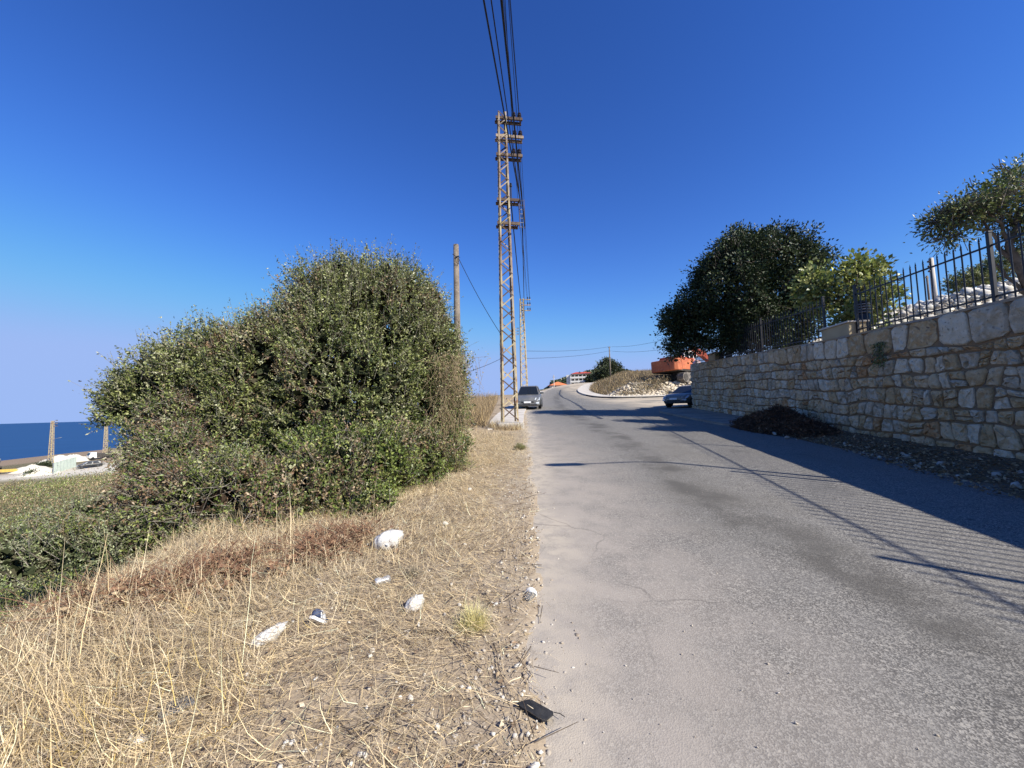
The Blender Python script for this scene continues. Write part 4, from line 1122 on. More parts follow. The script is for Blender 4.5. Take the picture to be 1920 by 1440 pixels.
n = 2600
X, Y = verge_points(n, rg, 10, 2.0, -.1); k = rg.random(n) < sst(2.6, .3, LEFT(Y) - X) + .12; X, Y = X[k], Y[k]
rocks('gravel', np.stack([X, Y, ground_z(X, Y) + .008], 1), .003 + .014 * rg.random(len(X)) ** 3, M_rock, rg, label='small white limestone chips strewn over the verge')
n = 700
X, Y = verge_points(n, rg, 7, 1.8, -.05); az = rg.random(n) * 2 * PI; LL = rg.uniform(.05, .28, n)
A_ = np.stack([X, Y, ground_z(X, Y) + .02 + .03 * rg.random(n)], 1); B_ = A_ + np.stack([np.cos(az) * LL, np.sin(az) * LL, rg.normal(size=n) * .03], 1); B_[:, 2] = np.maximum(B_[:, 2], ground_z(B_[:, 0], B_[:, 1]) + .01)
tag(stick_mesh('dead_twigs', A_, B_, .0032, .0014, mat('dark_twig', (.10, .075, .055), .95, .1, noise=[(9, (.2, .16, .12), .45, .7, 3)])), kind='stuff', label='thin dark twigs scattered through the straw')

# white rubble on the garden bank, in front of the excavator
n = 4600
Y = 7.5 + 13 * rg.random(n); X = WX(Y) + .55 + 9 * rg.random(n) ** 1.2
k = (Y < 17.5) & (bank_rise(X, Y) > .12); X, Y = X[k], Y[k]
P = np.stack([X, Y, bank_z(X, Y) + .03], 1)
rocks('rubble', P, .035 + .17 * rg.random(len(P)) ** 2.4, M_rock, rg, label='white limestone rubble heaped behind the nearest railing')
n = 2600
u, v = rg.random(n), rg.random(n)
X = 11.6 + 13.5 * u + rg.normal(size=n) * .3; Y = 43.7 + 3.6 * v
hz = (1.15 + .35 * u) * sst(0, .85, v) * sst(11.2, 14.2, X) * (.7 + .6 * fbm(X * .8, Y * .8, 421))
Z = T(X, Y) * 0 + R(Y) + .1 + hz
rocks('rubble', np.stack([X, Y, Z], 1), (.05 + .20 * rg.random(n) ** 2.4), M_rock_tan, rg, label='pale rubble tipped along the kerb below the excavator')
n = 260
u, v = rg.random(n), rg.random(n); X = 12.2 + 6 * u; Y = 43.9 + 2.6 * v
hz = (1.2 + .35 * u) * sst(0, .85, v) * sst(11.2, 14.2, X)
lb = np.stack([X, Y, R(Y) + .25 + hz], 1); ii = np.repeat(np.arange(n), 22); gk = fbm(X * .6, Y * .9, 431)[ii] > .5
PP = lb[ii] + rg.normal(size=(len(ii), 3)) * np.array([.3, .25, .18])
tag(leaf_mesh('weeds', PP[gk], rg.normal(size=(int(gk.sum()), 3)) + np.array([0, 0, .8]), rg.uniform(.08, .25, int(gk.sum())), .3, palette(int(gk.sum()), DRY + [(.12, .12, .06)], [1, 1, 2, 2, 2], rg), M_leaf, None, rng=rg), kind='stuff', label='dark weeds growing through the rubble by the kerb')

# strip of dead leaves, earth and stones at the foot of the wall
vs = []; ys = np.arange(-8, 14.2, .25); cols_ = 9
fv, ff = [], []
for j, y in enumerate(ys):
    w_ = float(np.interp(y, [-8, 4.8, 9.4, 12.5, 14.2], [2.3, 2.15, 1.4, 1.6, .9])) * (1 + .28 * (float(vnoise(y * 1.3, 3, 55)) - .5))
    for q in range(cols_):
        t = q / (cols_ - 1); x = float(WX(y)) + .03 - w_ * t
        fv.append((x, y, Rf(y) + .01 + (.13 * (1 - t) ** 1.5 + .05 * float(vnoise(x * 4, y * 4, 56)) * (1 - t) + (-.03 if t == 1 else .006))))
    if j:
        for q in range(cols_ - 1):
            k = (j - 1) * cols_ + q; ff.append((k, k + 1, k + cols_ + 1, k + cols_))
M_dirt = mat('dark_earth', (.17, .115, .065), .95, .1, noise=[(5, (.22, .17, .12), .5, .7, 5), (20, (.07, .05, .04), .5, .7, 4)], bump=(25, .7, .03))
tag(MB().add(fv, ff).build('dirt_strip', M_dirt, smooth=True), kind='structure')
n = 7000
Y = 3.5 + 10.5 * rg.random(n) ** 1.2; w_ = np.interp(Y, [3, 4.8, 9.4, 12.5, 14.2], [2.2, 2.1, 1.35, 1.5, .8])
X = WX(Y) - .05 - w_ * rg.random(n) * 1.05
P = np.stack([X, Y, R(Y) + .03 + .10 * (1 - (WX(Y) - X) / w_)], 1); P[:, 2] += rg.random(n) ** 2 * .04
tag(leaf_mesh('leaf_litter', P, rg.normal(size=(n, 3)) * np.array([1, 1, .35]), rg.uniform(.025, .08, n), .5, palette(n, [(.25, .165, .09), (.16, .105, .06), (.36, .26, .15), (.48, .38, .25)], [3, 3, 2, .8], rg), M_dryleaf, None, rng=rg, up=1.2), kind='stuff', label='dead leaves gathered along the foot of the stone wall')
n = 150
Y = 3.5 + 9.5 * rg.random(n); X = WX(Y) - .1 - 1.7 * rg.random(n)
rocks('gravel', np.stack([X, Y, R(Y) + .06], 1), .012 + .06 * rg.random(n) ** 4, M_grit, rg, label='loose stones among the leaves by the wall')

# heap of brown clippings against the wall
c = Vector((float(WX(12.6)) - .85, 12.6, Rf(12.6)))
hp = empty('clippings_heap', c, 0, 'dark heap of dead brown branches and clippings against the foot of the wall', 'heap')
n = 7500
aa = rg.random(n) * 2 * PI; rr_ = rg.random(n) ** .6
lx, ly = rr_ * np.cos(aa) * 1.05, rr_ * np.sin(aa) * 2.3
hz = .72 * np.clip(1 - rr_ ** 1.6, 0, 1) * (.75 + .5 * fbm(lx * 1.6 + 5, ly * 1.6, 441))
P = np.stack([lx + .035 * ly, ly, hz * rg.uniform(.35, 1.05, n) + ly * .055], 1)
k = (P[:, 0] + c.x) < WX(P[:, 1] + c.y) - .04; P = P[k]; n = len(P)
D = unit(rg.normal(size=(n, 3)) * np.array([1, 1.2, .45])); LL = rg.uniform(.06, .38, n)[:, None]
stick_mesh('twigs', P - D * LL / 2, P + D * LL / 2, .007, .002, mat('dead_twig', (.17, .10, .06), .9, .1, noise=[(3, (.06, .04, .03), .4, .6, 3)]), hp)
leaf_mesh('dead_leaves', P + rg.normal(size=(n, 3)) * .04, rg.normal(size=(n, 3)), rg.uniform(.04, .12, n), .4, palette(n, [(.15, .075, .040), (.20, .105, .055), (.10, .06, .035), (.27, .17, .10)], [3, 2, 3, 1], rg), M_dryleaf, hp, rng=rg)

# forest on the far hill
n = 30000
X = 5 + 190 * rg.random(n); Y = 318 + 70 * rg.random(n)
cl = fbm(X * .12, Y * .12, 451)
P = np.stack([X, Y, hill_z(X, Y) + 4.0 * rg.random(n) * (.3 + cl)], 1)
tag(leaf_mesh('hill_forest', P, rg.normal(size=(n, 3)) + np.array([0, 0, .6]), rg.uniform(1.0, 2.6, n), .7, palette(n, [(.060, .085, .035), (.085, .10, .045), (.04, .06, .03), (.16, .14, .08)], [3, 2, 2, .6], rg), M_leaf, None, rng=rg), kind='stuff', label='dark green woodland covering the far hill')

# ------------------------------------------------------------------ lattice pylons, poles, wires
M_steel = mat('painted_steel', (.33, .26, .185), .7, .3, noise=[(2.2, (.13, .075, .048), .45, .62, 6), (6, (.29, .20, .135), .50, .66, 6), (1.0, (.50, .42, .20), .5, .7, 3)])
M_steel_low = mat('yellow_painted_steel', (.42, .335, .19), .65, .3, noise=[(3, (.22, .10, .055), .52, .66, 6), (9, (.50, .44, .30), .5, .7, 5)])
M_rust_shade = mat('rusty_and_shaded_steel', (.095, .066, .050), .85, .2, noise=[(3, (.175, .13, .095), .45, .7, 6), (11, (.08, .045, .032), .5, .7, 5)])
M_insul = mat('brown_glazed_ceramic', (.030, .018, .014), .25, .5, noise=[(6, (.05, .03, .02), .4, .7, 2)])
M_wood = mat('weathered_pole_wood', (.20, .165, .13), .92, .1, noise=[(3, (.12, .095, .075), .4, .7, 6), (20, (.28, .24, .19), .5, .75, 3)], bump=(12, .5, .01))
M_galv = mat('galvanised_steel', (.45, .46, .46), .45, .5, .7, noise=[(5, (.34, .34, .34), .4, .7, 3)])

def insulator_mesh():
    return MB().lathe([(.018, 0), (.018, .06), (.075, .065), (.085, .10), (.045, .115), (.045, .135), (.085, .145), (.09, .185), (.05, .20), (.05, .22), (.075, .235), (.07, .28), (.03, .30)], (0, 0, 0), 10).mesh('insulator')

TB = Vector((-.13, 15.2, Tf(-.13, 15.2)))
def PZ(py): return at(950, py, 15.2).z - TB.z
pyl = empty('lattice_pylon', TB, math.radians(9), 'tall rusty cream lattice pylon on a concrete block at the left edge of the road', 'pylon', 'lattice pylons along the road')
zb, zt = .30, PZ(214)
def half(z): return .30 + (.165 - .30) * (z - zb) / (zt - zb)
def corner(i, j, z): h = half(z); return Vector((i * h, j * h, z))
MB().box((0, 0, -.06), (1.0, .86, .62)).build('concrete_base', M_conc, pyl, bevel=.05)
split = 2.6
for i in (-1, 1):
    for j in (-1, 1):
        for a, b, mm in ((zb - .02, split, M_steel_low), (split, zt, M_steel)):
            m = MB(); w_ = .06
            A, B = corner(i, j, a), corner(i, j, b)
            m.bar(A - Vector((i * w_ / 2, 0, 0)), B - Vector((i * w_ / 2, 0, 0)), .010 if False else w_, .010, up=(0, 1, 0))
            m.bar(A - Vector((0, j * w_ / 2, 0)), B - Vector((0, j * w_ / 2, 0)), .010, w_, up=(0, 1, 0))
            m.build('leg', mm, pyl)
nb = 20
zz = [zb + .04]
while zz[-1] < zt - .25: zz.append(zz[-1] + half(zz[-1]) * 1.75)
zz[-1] = zt
for k in range(len(zz) - 1):
    a, b = zz[k], zz[k + 1]
    for f in range(4):
        sgn = 1 if (k + (f in (1, 3))) % 2 else -1
        if f == 0: p, q = corner(-sgn, -1, a), corner(sgn, -1, b); off = Vector((0, -.006, 0))
        elif f == 1: p, q = corner(1, -sgn, a), corner(1, sgn, b); off = Vector((.006, 0, 0))
        elif f == 2: p, q = corner(sgn, 1, a), corner(-sgn, 1, b); off = Vector((0, .006, 0))
        else: p, q = corner(-1, sgn, a), corner(-1, -sgn, b); off = Vector((-.006, 0, 0))
        MB().bar(p + off, q + off, .046, .007, up=(1, 0, 0) if f in (1, 3) else (0, 1, 0)).build('brace', (M_steel_low if (k + f) % 2 else M_rust_shade) if b < split else (M_steel if (k + f) % 2 else M_rust_shade), pyl)  # every other brace takes the darker steel, painting in the shaded sides
arms = []
XA = lambda px, py: (at(px, py, 15.2).x - TB.x)
INS = insulator_mesh()
for n_, (py, x1, rust) in enumerate(((225, 978, 1), (259, 980, 0), (294, 978, 1), (378, 973, 1), (422, 972, 0))):
    z = PZ(py); x0 = -half(z) - .10; xe = XA(x1, py) + .02
    m = MB()
    for j in (-1, 1):
        y = j * (half(z) + .02)
        m.box(((x0 + xe) / 2, y * .85, z), (xe - x0, .012, .11)); m.box(((x0 + xe) / 2, y * .85 - j * .03, z + .05), (xe - x0, .06, .010)); m.box(((x0 + xe) / 2, y * .85 - j * .03, z - .05), (xe - x0, .06, .010))
    for x in (x0 + .05, -.0, half(z) + .2, xe - .06): m.box((x, 0, z - .058), (.05, half(z) * 1.9, .008))
    a = m.build('crossarm', M_rust_shade if n_ != 1 else M_steel, pyl)
    if n_ < 3:
        for x in (xe - .10, xe - .33):
            o = link_mesh('insulator', INS, M_insul if not INS.materials else None, pyl); o.location = (x, -.02, z + .055)
        arms.append((z + .30, (xe - .10, xe - .33)))
    else: arms.append((z, (xe,)))
# white pin at the head, rack of spools between the two lower arms, cable terminal
m = MB().lathe([(.03, zt), (.035, zt + .05), (.02, zt + .09)], (-.12, .05, 0), 8).build('pin', M_conc_pale, pyl)
m = MB().lathe([(.03, zt), (.035, zt + .05), (.02, zt + .08)], (.08, -.05, 0), 8).build('pin', M_conc_pale, pyl)
xe = arms[3][1][0]; z0, z1 = arms[4][0] - .12, arms[3][0] + .12
rk = MB()
for x in (xe - .01, xe + .19): rk.bar((x, -.03, z0), (x, -.03, z1), .022, .05)
rack = rk.build('spool_rack', M_rust_shade, pyl)
for k in range(7):
    z = z0 + .06 + k * (z1 - z0 - .12) / 6
    MB().tube([(xe - .01, -.03, z), (xe + .19, -.03, z)], .012, 6).build('rung', M_galv, rack)
ct = MB().tube([(half(8) + .06, -.1, PZ(385)), (half(8) + .06, -.1, PZ(352))], .03, 6).lathe([(.05, 0), (.06, .05), (.03, .09), (.05, .12), (.02, .16)], (half(8) + .06, -.1, PZ(352)), 8)
ct.build('cable_terminal', M_cable, pyl)
pw = Matrix.Rotation(math.radians(9), 4, 'Z'); pw.translation = TB

# the line goes on along the road: two more pylons, and two down by the sea
def far_pylon(name, base, H, h0, h1, rz, label, group, arm_side=1, arms_=3, lamp=None, detail=True):
    o = empty(name, base, rz, label, 'pylon', group)
    MB().box((0, 0, .1), (h0 * 2.8, h0 * 2.8, .5)).build('concrete_base', M_conc_pale, o)
    leg = MB(); hz = lambda z: h0 + (h1 - h0) * z / H
    for i in (-1, 1):
        for j in (-1, 1):
            MB().bar((i * h0, j * h0, .1), (i * h1, j * h1, H), .11).build('leg', M_steel_low, o)
    z = .3; k = 0
    while z < H - .4:
        zn = min(z + hz(z) * 1.9, H)
        for f in range(4):
            s = 1 if (k + (f in (1, 3))) % 2 else -1; a, b = hz(z), hz(zn)
            p, q = [((-s * a, -a, z), (s * b, -b, zn)), ((a, -s * a, z), (b, s * b, zn)), ((s * a, a, z), (-s * b, b, zn)), ((-a, s * a, z), (-b, -s * b, zn))][f]
            MB().bar(p, q, .075, .02, up=(1, 0, 0) if f in (1, 3) else (0, 1, 0)).build('brace', M_steel_low, o)
        z = zn; k += 1
    for n_ in range(arms_):
        za = H - .12 - n_ * .72; xe = arm_side * (h1 + .95)
        MB().box(((xe - arm_side * h1) / 2, 0, za), (abs(xe) + h1, .10, .10)).build('crossarm', M_steel, o)
        for x in (xe - arm_side * .08, xe - arm_side * .36):
            q = link_mesh('insulator', INS, None, o); q.location = (x, 0, za + .05)
    if lamp:
        za, L = lamp
        MB().tube([(arm_side * h1, 0, za), (arm_side * (h1 + L * .6), 0, za + .35), (arm_side * (h1 + L), 0, za + .5)], .045, 6).build('lamp_bracket', M_galv, o)
        MB().box((arm_side * (h1 + L + .35), 0, za + .55), (.8, .22, .13), Matrix.Rotation(-.25 * arm_side, 3, 'Y')).build('lamp_head', M_galv, o, bevel=.03)
    return o
b2 = at(983, 735, 50); P2 = Vector((b2.x, 50, Tf(b2.x, 50)))
H2 = at(981, 560, 50).z - P2.z
far_pylon('lattice_pylon', P2, H2, .42, .2, .1, 'second lattice pylon along the road rising behind the grey car', 'lattice pylons along the road')
b3 = at(967, 735, 95); P3 = Vector((b3.x, 95, Tf(b3.x, 95)))
H3 = at(964, 616, 95).z - P3.z
far_pylon('lattice_pylon', P3, H3, .42, .2, .1, 'farthest roadside pylon showing just right of the tall pylon leg', 'lattice pylons along the road')
bl = at(95, 868, 113); far_pylon('lattice_pylon', (bl.x, 113, Tf(bl.x, 113)), at(93, 789, 113).z - Tf(bl.x, 113), .40, .20, .25, 'cream pylon with a lamp bracket beside the corrugated fence by the sea', 'pylons down by the sea', 1, 3, (7.2, 1.3))
bl = at(197, 858, 122); far_pylon('lattice_pylon', (bl.x, 122, Tf(bl.x, 122)), at(196, 788, 122).z - Tf(bl.x, 122), .40, .20, .25, 'cream pylon half hidden by the thicket beside the white truck', 'pylons down by the sea', 1, 3)

# weathered wooden pole rising from the thicket
wx = at(857, 600, 13.6); wz = Tf(wx.x, 13.6)
wpole = empty('wooden_pole', (wx.x, 13.6, wz), 0, 'weathered grey wooden pole standing behind the huge shrub', 'pole')
ht = at(856, 459, 13.6).z - wz
MB().tube([(0, 0, -.3), (0, 0, ht * .5), (.01, 0, ht)], [.125, .115, .095], 12).build('shaft', M_wood, wpole, True)
m = MB().tube([(-.10, -.12, ht - .38), (.02, -.125, ht - .48), (.16, -.10, ht - .50)], .012, 5).tube([(.0, -.13, ht - .5), (.03, -.15, ht - .7), (.10, -.12, ht - .75), (.12, -.11, ht - .55)], .01, 5)
m.build('wire_hook', M_cable, wpole)

def cable(name, pts, r, label, group=None):
    o = MB().tube(pts, r, 5).build(name, M_cable, None, True)
    return tag(o, label, 'wire', group)
def sagged(a, b, sag, n=14):
    a, b = Vector(a), Vector(b)
    return [a.lerp(b, t / n) - Vector((0, 0, 4 * sag * (t / n) * (1 - t / n))) for t in range(n + 1)]
def overhead(pa, pxtop, Ytop, extra=22):
    """from a tower point forward over the viewer, passing the point seen at the top edge"""
    b = at(pxtop, 0, Ytop); d = (b - Vector(pa)); f = (pa.y + extra) / (pa.y - b.y)
    end = Vector(pa) + d * f
    end.z = pa.z - .2
    mid = []
    for k in range(22):
        t = k / 21; p = Vector(pa).lerp(end, t)
        s = (Vector(pa).lerp(end, (pa.y - Ytop) / (pa.y + extra)).z - b.z) / (((pa.y - Ytop) / (pa.y + extra)) * (1 - (pa.y - Ytop) / (pa.y + extra)))
        p.z -= s * t * (1 - t); mid.append(p)
    return mid
tips = []
for z, xs in arms[:3]:
    for x in xs: tips.append(pw @ Vector((x, -.02, z)))
def ytop(z, drop=.5): return (z - drop - 1.6) / 1.045
names = ['top arm outer', 'top arm inner', 'second arm outer', 'second arm inner', 'third arm outer', 'third arm inner']
for p, pxt, nm in zip(tips, (957, 944.5, 955.5, 942.5, 953.5, 947), names):
    cable('power_wire', overhead(p, pxt, ytop(p.z)), .010, f'thin wire from the {nm} insulator of the tall pylon towards the viewer', 'bare wires overhead')
rt_ = [pw @ Vector((xe + .10, -.03, z0 + .12 + k * .22)) for k in range(4)]
cable('power_wire', overhead(pw @ Vector((xe + .05, -.03, z1 - .1)), 907, ytop(rt_[3].z, .7)), .021, 'leftmost thick black bundled cable crossing the sky above the tall pylon', 'thick bundled cables overhead')
cable('power_wire', overhead(pw @ Vector((xe + .08, -.03, z1 - .35)), 921, ytop(rt_[2].z, .7)), .014, 'second thinner black cable from the left across the sky', 'thick bundled cables overhead')
cable('power_wire', overhead(pw @ Vector((xe + .19, -.03, z0 + .10)), 940, ytop(rt_[0].z, .2)), .024, 'thick black twisted cable passing in front of the crossarm insulators', 'thick bundled cables overhead')
# onward span to the second pylon
pw2 = Matrix.Rotation(.1, 4, 'Z'); pw2.translation = P2
for k, p in enumerate(tips):
    za = H2 - .12 - (k // 2) * .72 + .36
    q = pw2 @ Vector((.2 + .95 - (.08 if k % 2 == 0 else .36), 0, za))
    cable('power_wire', sagged(p, q, .55), .010, f'thin wire from the {names[k]} insulator onward to the second pylon', 'bare wires to the second pylon')
for k, (a, dz, r) in enumerate(((rt_[0], 3.2, .024), (rt_[2], 2.9, .018), (pw @ Vector((half(8) + .06, -.1, PZ(385))), 4.2, .026))):
    q = pw2 @ Vector((.25, -.1, H2 - dz)); cable('power_wire', sagged(a, q, .7), r, ('thick black cable from the spool rack to the second pylon', 'upper black cable from the spool rack to the second pylon', 'black cable dropping from the terminal on the tall pylon shaft')[k], 'cables to the second pylon')
cable('service_wire', sagged(wpole.location + Vector((.10, -.12, ht - .52)), pw @ Vector((-half(3.6), -.1, PZ(628))), .12), .011, 'sagging service wire from the wooden pole to the tall pylon')
cable('service_wire', sagged(at(878, 697, 22), at(940, 672, 26), .05), .014, 'faint service wire emerging low from behind the huge shrub')

# far pole on the right of the road with its two wires
fpz = Tf(at(1145, 712, 84).x, 84)
fp = empty('wooden_pole', (at(1145, 712, 84).x, 84, fpz), 0, 'thin dark pole in front of the dark tree beyond the road bend', 'pole')
hf = at(1143, 650, 84).z - fpz
MB().tube([(0, 0, -.3), (0, 0, hf)], [.16, .11], 8).build('shaft', M_wood, fp, True)
MB().box((0, 0, hf - .15), (.5, .12, .1)).build('crossarm', M_wood, fp)
for dz, e1, e2, lab in ((0, (985, 658), (1262, 632), 'upper thin wire crossing the sky to the far pole'), (-.9, (985, 672), (1270, 650), 'lower faint wire crossing the sky below the far pole top')):
    A = at(e1[0], e1[1], 50); M_ = Vector((fp.location.x, 84, fpz + hf + dz)); B = at(e2[0], e2[1], 60)
    cable('service_wire', sagged(A, M_, .35) + sagged(M_, B, .5)[1:], .022, lab, 'wires to the far pole')
# pale pole behind the garden rubble
c = at(1752, 545, 26); gz0 = float(bank_z(c.x, 23))
gp_ = empty('utility_pole', (c.x, 26, c.z - 1.5), 0, 'pale concrete pole rising beyond the white rubble, seen through the railing', 'pole')
hh = at(1747, 484, 26).z - (c.z - 1.5)
MB().tube([(0, 0, 0), (-.03, 0, hh)], [.16, .12], 8).build('shaft', M_conc_pale, gp_, True)
for k in range(3): MB().lathe([(.05, 0), (.08, .05), (.05, .12)], (-.22, 0, hh - .3 - k * .33), 8).build('insulator', M_insul, gp_, True)
c = at(1741, 550, 22)
gq = empty('utility_pole', (c.x, 22, c.z - 1.2), 0, 'short dark post beside the pale pole beyond the rubble', 'post')
MB().tube([(0, 0, 0), (0, 0, at(1739, 517, 22).z - c.z + 1.2)], .05, 6).build('shaft', M_wood, gq, True); MB().box((0, 0, at(1739, 517, 22).z - c.z + 1.1), (.16, .05, .05)).build('crossarm', M_wood, gq)

# street lamp beside the garden: only its shadow reaches the picture
k_ = .7265
hd = Vector((1.0, 8.0, 0)); H_l = 6.2
pos = hd + Vector((SUN.x, SUN.y, 0)) * (H_l / SUN.z)
sl_ = empty('street_lamp', (pos.x + 1.75, pos.y + .25, WTOP(pos.y) - .4), 0, 'street lamp with a long flat head standing behind the wall, shadow across the road', 'street lamp')
zb_ = float(WTOP(pos.y)) - .4; top = H_l + Rf(8) - zb_
MB().tube([(0, 0, 0), (0, 0, top - .3)], [.07, .045], 10).build('column', M_galv, sl_, True)
MB().tube([(0, 0, top - .3), (-.35, -.05, top - .05), (-1.35, -.19, top + .02)], .03, 8).build('arm', M_galv, sl_, True)
MB().loft([[(x, -.19 + y * w_ , top + .02 + z * h_) for y, z in ((-1, -.5), (1, -.5), (1, .2), (.5, .6), (-.5, .6), (-1, .2))] for x, w_, h_ in ((-1.3, .06, .06), (-1.45, .13, .10), (-1.95, .13, .10), (-2.1, .08, .05))]).build('lamp_head', M_galv, sl_)

# ------------------------------------------------------------------ vehicles
M_glass = mat('dark_window_glass', (.012, .015, .018), .06, .6)
M_tyre = mat('tyre', (.015, .015, .016), .85, .2, noise=[(20, (.03, .028, .026), .45, .7, 3)])
M_alloy = mat('alloy', (.42, .43, .44), .35, .5, .8, noise=[(9, (.25, .24, .23), .45, .7, 3)])
M_lamp = mat('headlamp', (.62, .66, .70), .12, .6, noise=[(14, (.35, .38, .42), .4, .7, 3)])
M_plate = mat('white_plate', (.78, .78, .76), .5, .4, noise=[(25, (.62, .62, .62), .5, .7, 2)])
M_trim = mat('black_plastic', (.02, .02, .022), .6, .4, noise=[(12, (.04, .038, .036), .45, .7, 3)])
def paint(name, c, dust):
    return mat(name, c, .38, .4, .0, noise=[(1.6, dust, .45, .75, 5)], coat=.12)

def car(name, loc, rz, label, M_body, L=4.4, W=1.82, H=1.66, hood=1.0, kind='suv', pitch=0, group=None):
    """front faces local -Y"""
    o = empty(name, loc, rz, label, 'car', group); o.rotation_euler.x = pitch
    h2 = W / 2; f = -L / 2; r = L / 2; gc = .22; belt = hood + (.02 if kind == 'suv' else 0)
    def ring(y, w_, zb, zt_, sh=.10):
        m_ = zb + (zt_ - zb) * .55
        return [(-w_ * .90, y, zb), (w_ * .90, y, zb), (w_ * .985, y, zb + .10), (w_, y, m_), (w_ * .97, y, zt_ - sh), (w_ * .86, y, zt_), (-w_ * .86, y, zt_), (-w_ * .97, y, zt_ - sh), (-w_, y, m_), (-w_ * .985, y, zb + .10)]
    st = [(f, h2 * .72, gc + .10, hood - .36), (f + .06, h2 * .84, gc + .02, hood - .26), (f + .30, h2 * .95, gc, hood - .12), (f + .75, h2, gc, hood - .03), (f + 1.15, h2, gc, hood),
          (f + 1.4, h2, gc, belt), (r - .9, h2, gc, belt + .03), (r - .25, h2 * .97, gc, belt + .02), (r - .04, h2 * .90, gc + .04, belt - .08), (r, h2 * .84, gc + .12, belt - .25)]
    body = MB().loft([ring(*a) for a in st]).build('body', M_body, o, True); bvl = body.modifiers.new('w', 'WEIGHTED_NORMAL')
    rear = r - (.10 if kind != 'sedan' else .75)
    gh = [(f + 1.02, .86, 0), (f + 1.85, .70, H - belt - .03), (f + 2.3, .69, H - belt), (rear - .65, .68, H - belt - .03), (rear, .82, 0)]
    def gring(y, k, dz, z0=None):
        z = belt - .03
        return [(-h2 * .90, 0, 0)] if False else None
    B = [(-h2 * .88, f + 1.0, belt - .02), (h2 * .88, f + 1.0, belt - .02), (h2 * .90, rear, belt), (-h2 * .90, rear, belt)]
    Tp = [(-h2 * .68, f + 1.82, H - .05), (h2 * .68, f + 1.82, H - .05), (h2 * .68, rear - .5, H - .04), (-h2 * .68, rear - .5, H - .04)]
    Tc = [(-h2 * .60, f + 2.05, H), (h2 * .60, f + 2.05, H), (h2 * .60, rear - .75, H), (-h2 * .60, rear - .75, H)]
    MB().loft([B, Tp, Tc]).build('cabin', M_body, o)
    def pane(nm, q, nrm, k=.90, t=.012):
        q = [Vector(v) for v in q]; c = sum(q, Vector()) / 4; q = [c + (v - c) * k for v in q]
        n_ = (q[1] - q[0]).cross(q[2] - q[0]).normalized()
        if n_.dot(Vector(nrm)) < 0: n_ = -n_
        MB().prism([v - n_ * .01 for v in q], n_ * (t + .01)).build(nm, M_glass, o)
    pane('windshield', [B[0], B[1], Tp[1], Tp[0]], (0, -1, .5), .93)
    pane('rear_window', [B[3], B[2], Tp[2], Tp[3]], (0, 1, .5), .86)
    for sx in (0, 1):
        i, j = (0, 3) if sx == 0 else (1, 2); s = -1 if sx == 0 else 1
        lb = lambda a, b, t: tuple(Vector(a).lerp(Vector(b), t))
        for t0, t1 in ((.10, .46), (.50, .90)):
            pane('side_window', [lb(B[i], B[j], t0), lb(B[i], B[j], t1), lb(Tp[i], Tp[j], min(t1, .96)), lb(Tp[i], Tp[j], max(t0 - .06, .02))], (s, 0, .3), .88)
    for y in (f + .86, r - .82):
        for s in (-1, 1):
            w_ = MB().lathe([(.20, -.11), (.31, -.11), (.335, -.07), (.335, .07), (.31, .11), (.20, .11)], (0, 0, 0), 18, 'x').build('wheel', M_tyre, o, True)
            w_.location = (s * (h2 - .10), y, .335)
            rm = MB().lathe([(.215, .0), (.205, .03), (.05, .012), (.045, .045)], (0, 0, 0), 14, 'x')
            if s < 0: rm.v = [(-a, b, c) for a, b, c in rm.v]
            rm = rm.build('rim', M_alloy, w_, True); rm.location = (s * .085, 0, 0)
            ar = MB().lathe([(.41, -.02), (.41, .012)], (0, 0, 0), 18, 'x').build('wheel_arch', M_trim, o); ar.location = (s * (h2 - .005), y, .36)
            ar.scale = (.6, 1, 1)
            w_.location.x = s * (h2 - .085)
    zf = hood
    MB().prism([(-.44, f - .012, zf - .52), (.44, f - .012, zf - .52), (.52, f + .02, zf - .34), (-.52, f + .02, zf - .34)], (0, .08, 0)).build('grille', M_trim, o)
    MB().box((0, f - .018, zf - .405), (.82, .03, .022)).build('grille_bar', M_alloy, o)
    MB().prism([(-.62, f - .03, gc + .06), (.62, f - .03, gc + .06), (.70, f + .02, gc + .22), (-.70, f + .02, gc + .22)], (0, .16, 0)).build('bumper_intake', M_trim, o)
    MB().box((0, f - .045, gc + .30), (.50, .02, .12)).build('number_plate', M_plate, o)
    for s in (-1, 1):
        MB().prism([(s * .50, f + .015, zf - .36), (s * .84, f + .18, zf - .36), (s * .86, f + .42, zf - .20), (s * .56, f + .12, zf - .22)], (0, -.05, .02)).build('headlight', M_lamp, o)
        MB().prism([(s * .56, f - .02, gc + .20), (s * .80, f + .08, gc + .18), (s * .80, f + .10, gc + .30), (s * .60, f - .01, gc + .28)], (0, -.03, 0)).build('fog_light', M_lamp, o)
        MB().loft([[(s * (h2 + a), f + 1.38 + b, belt + .08 + c) for b, c in ((-.06, -.07), (.06, -.07), (.06, .07), (-.06, .07))] for a in (-.06, .02)]).add([], []).loft([[(s * (h2 + a), f + 1.38 + b, belt + .09 + c) for b, c in ((-.09, -.08), (.07, -.08), (.07, .09), (-.09, .09))] for a in (.02, .20)]).build('mirror', M_body, o)
    return o
g_ = at(991, 763, 29); suvz = Rf(29)
car('parked_car', (1.28, 29.6, suvz + .06), math.radians(-6), 'dusty grey sport utility car parked at the left kerb facing the viewer', paint('grey_paint', (.11, .115, .12), (.20, .19, .175)), pitch=math.atan(.056))
car('parked_car', (12.0, 26.3, Rf(26.3) + .01), math.radians(-52), 'silver saloon car with its nose poking out past the far end of the wall', paint('silver_paint', (.21, .195, .165), (.26, .22, .17)), L=4.5, W=1.74, H=1.42, hood=.90, kind='sedan')

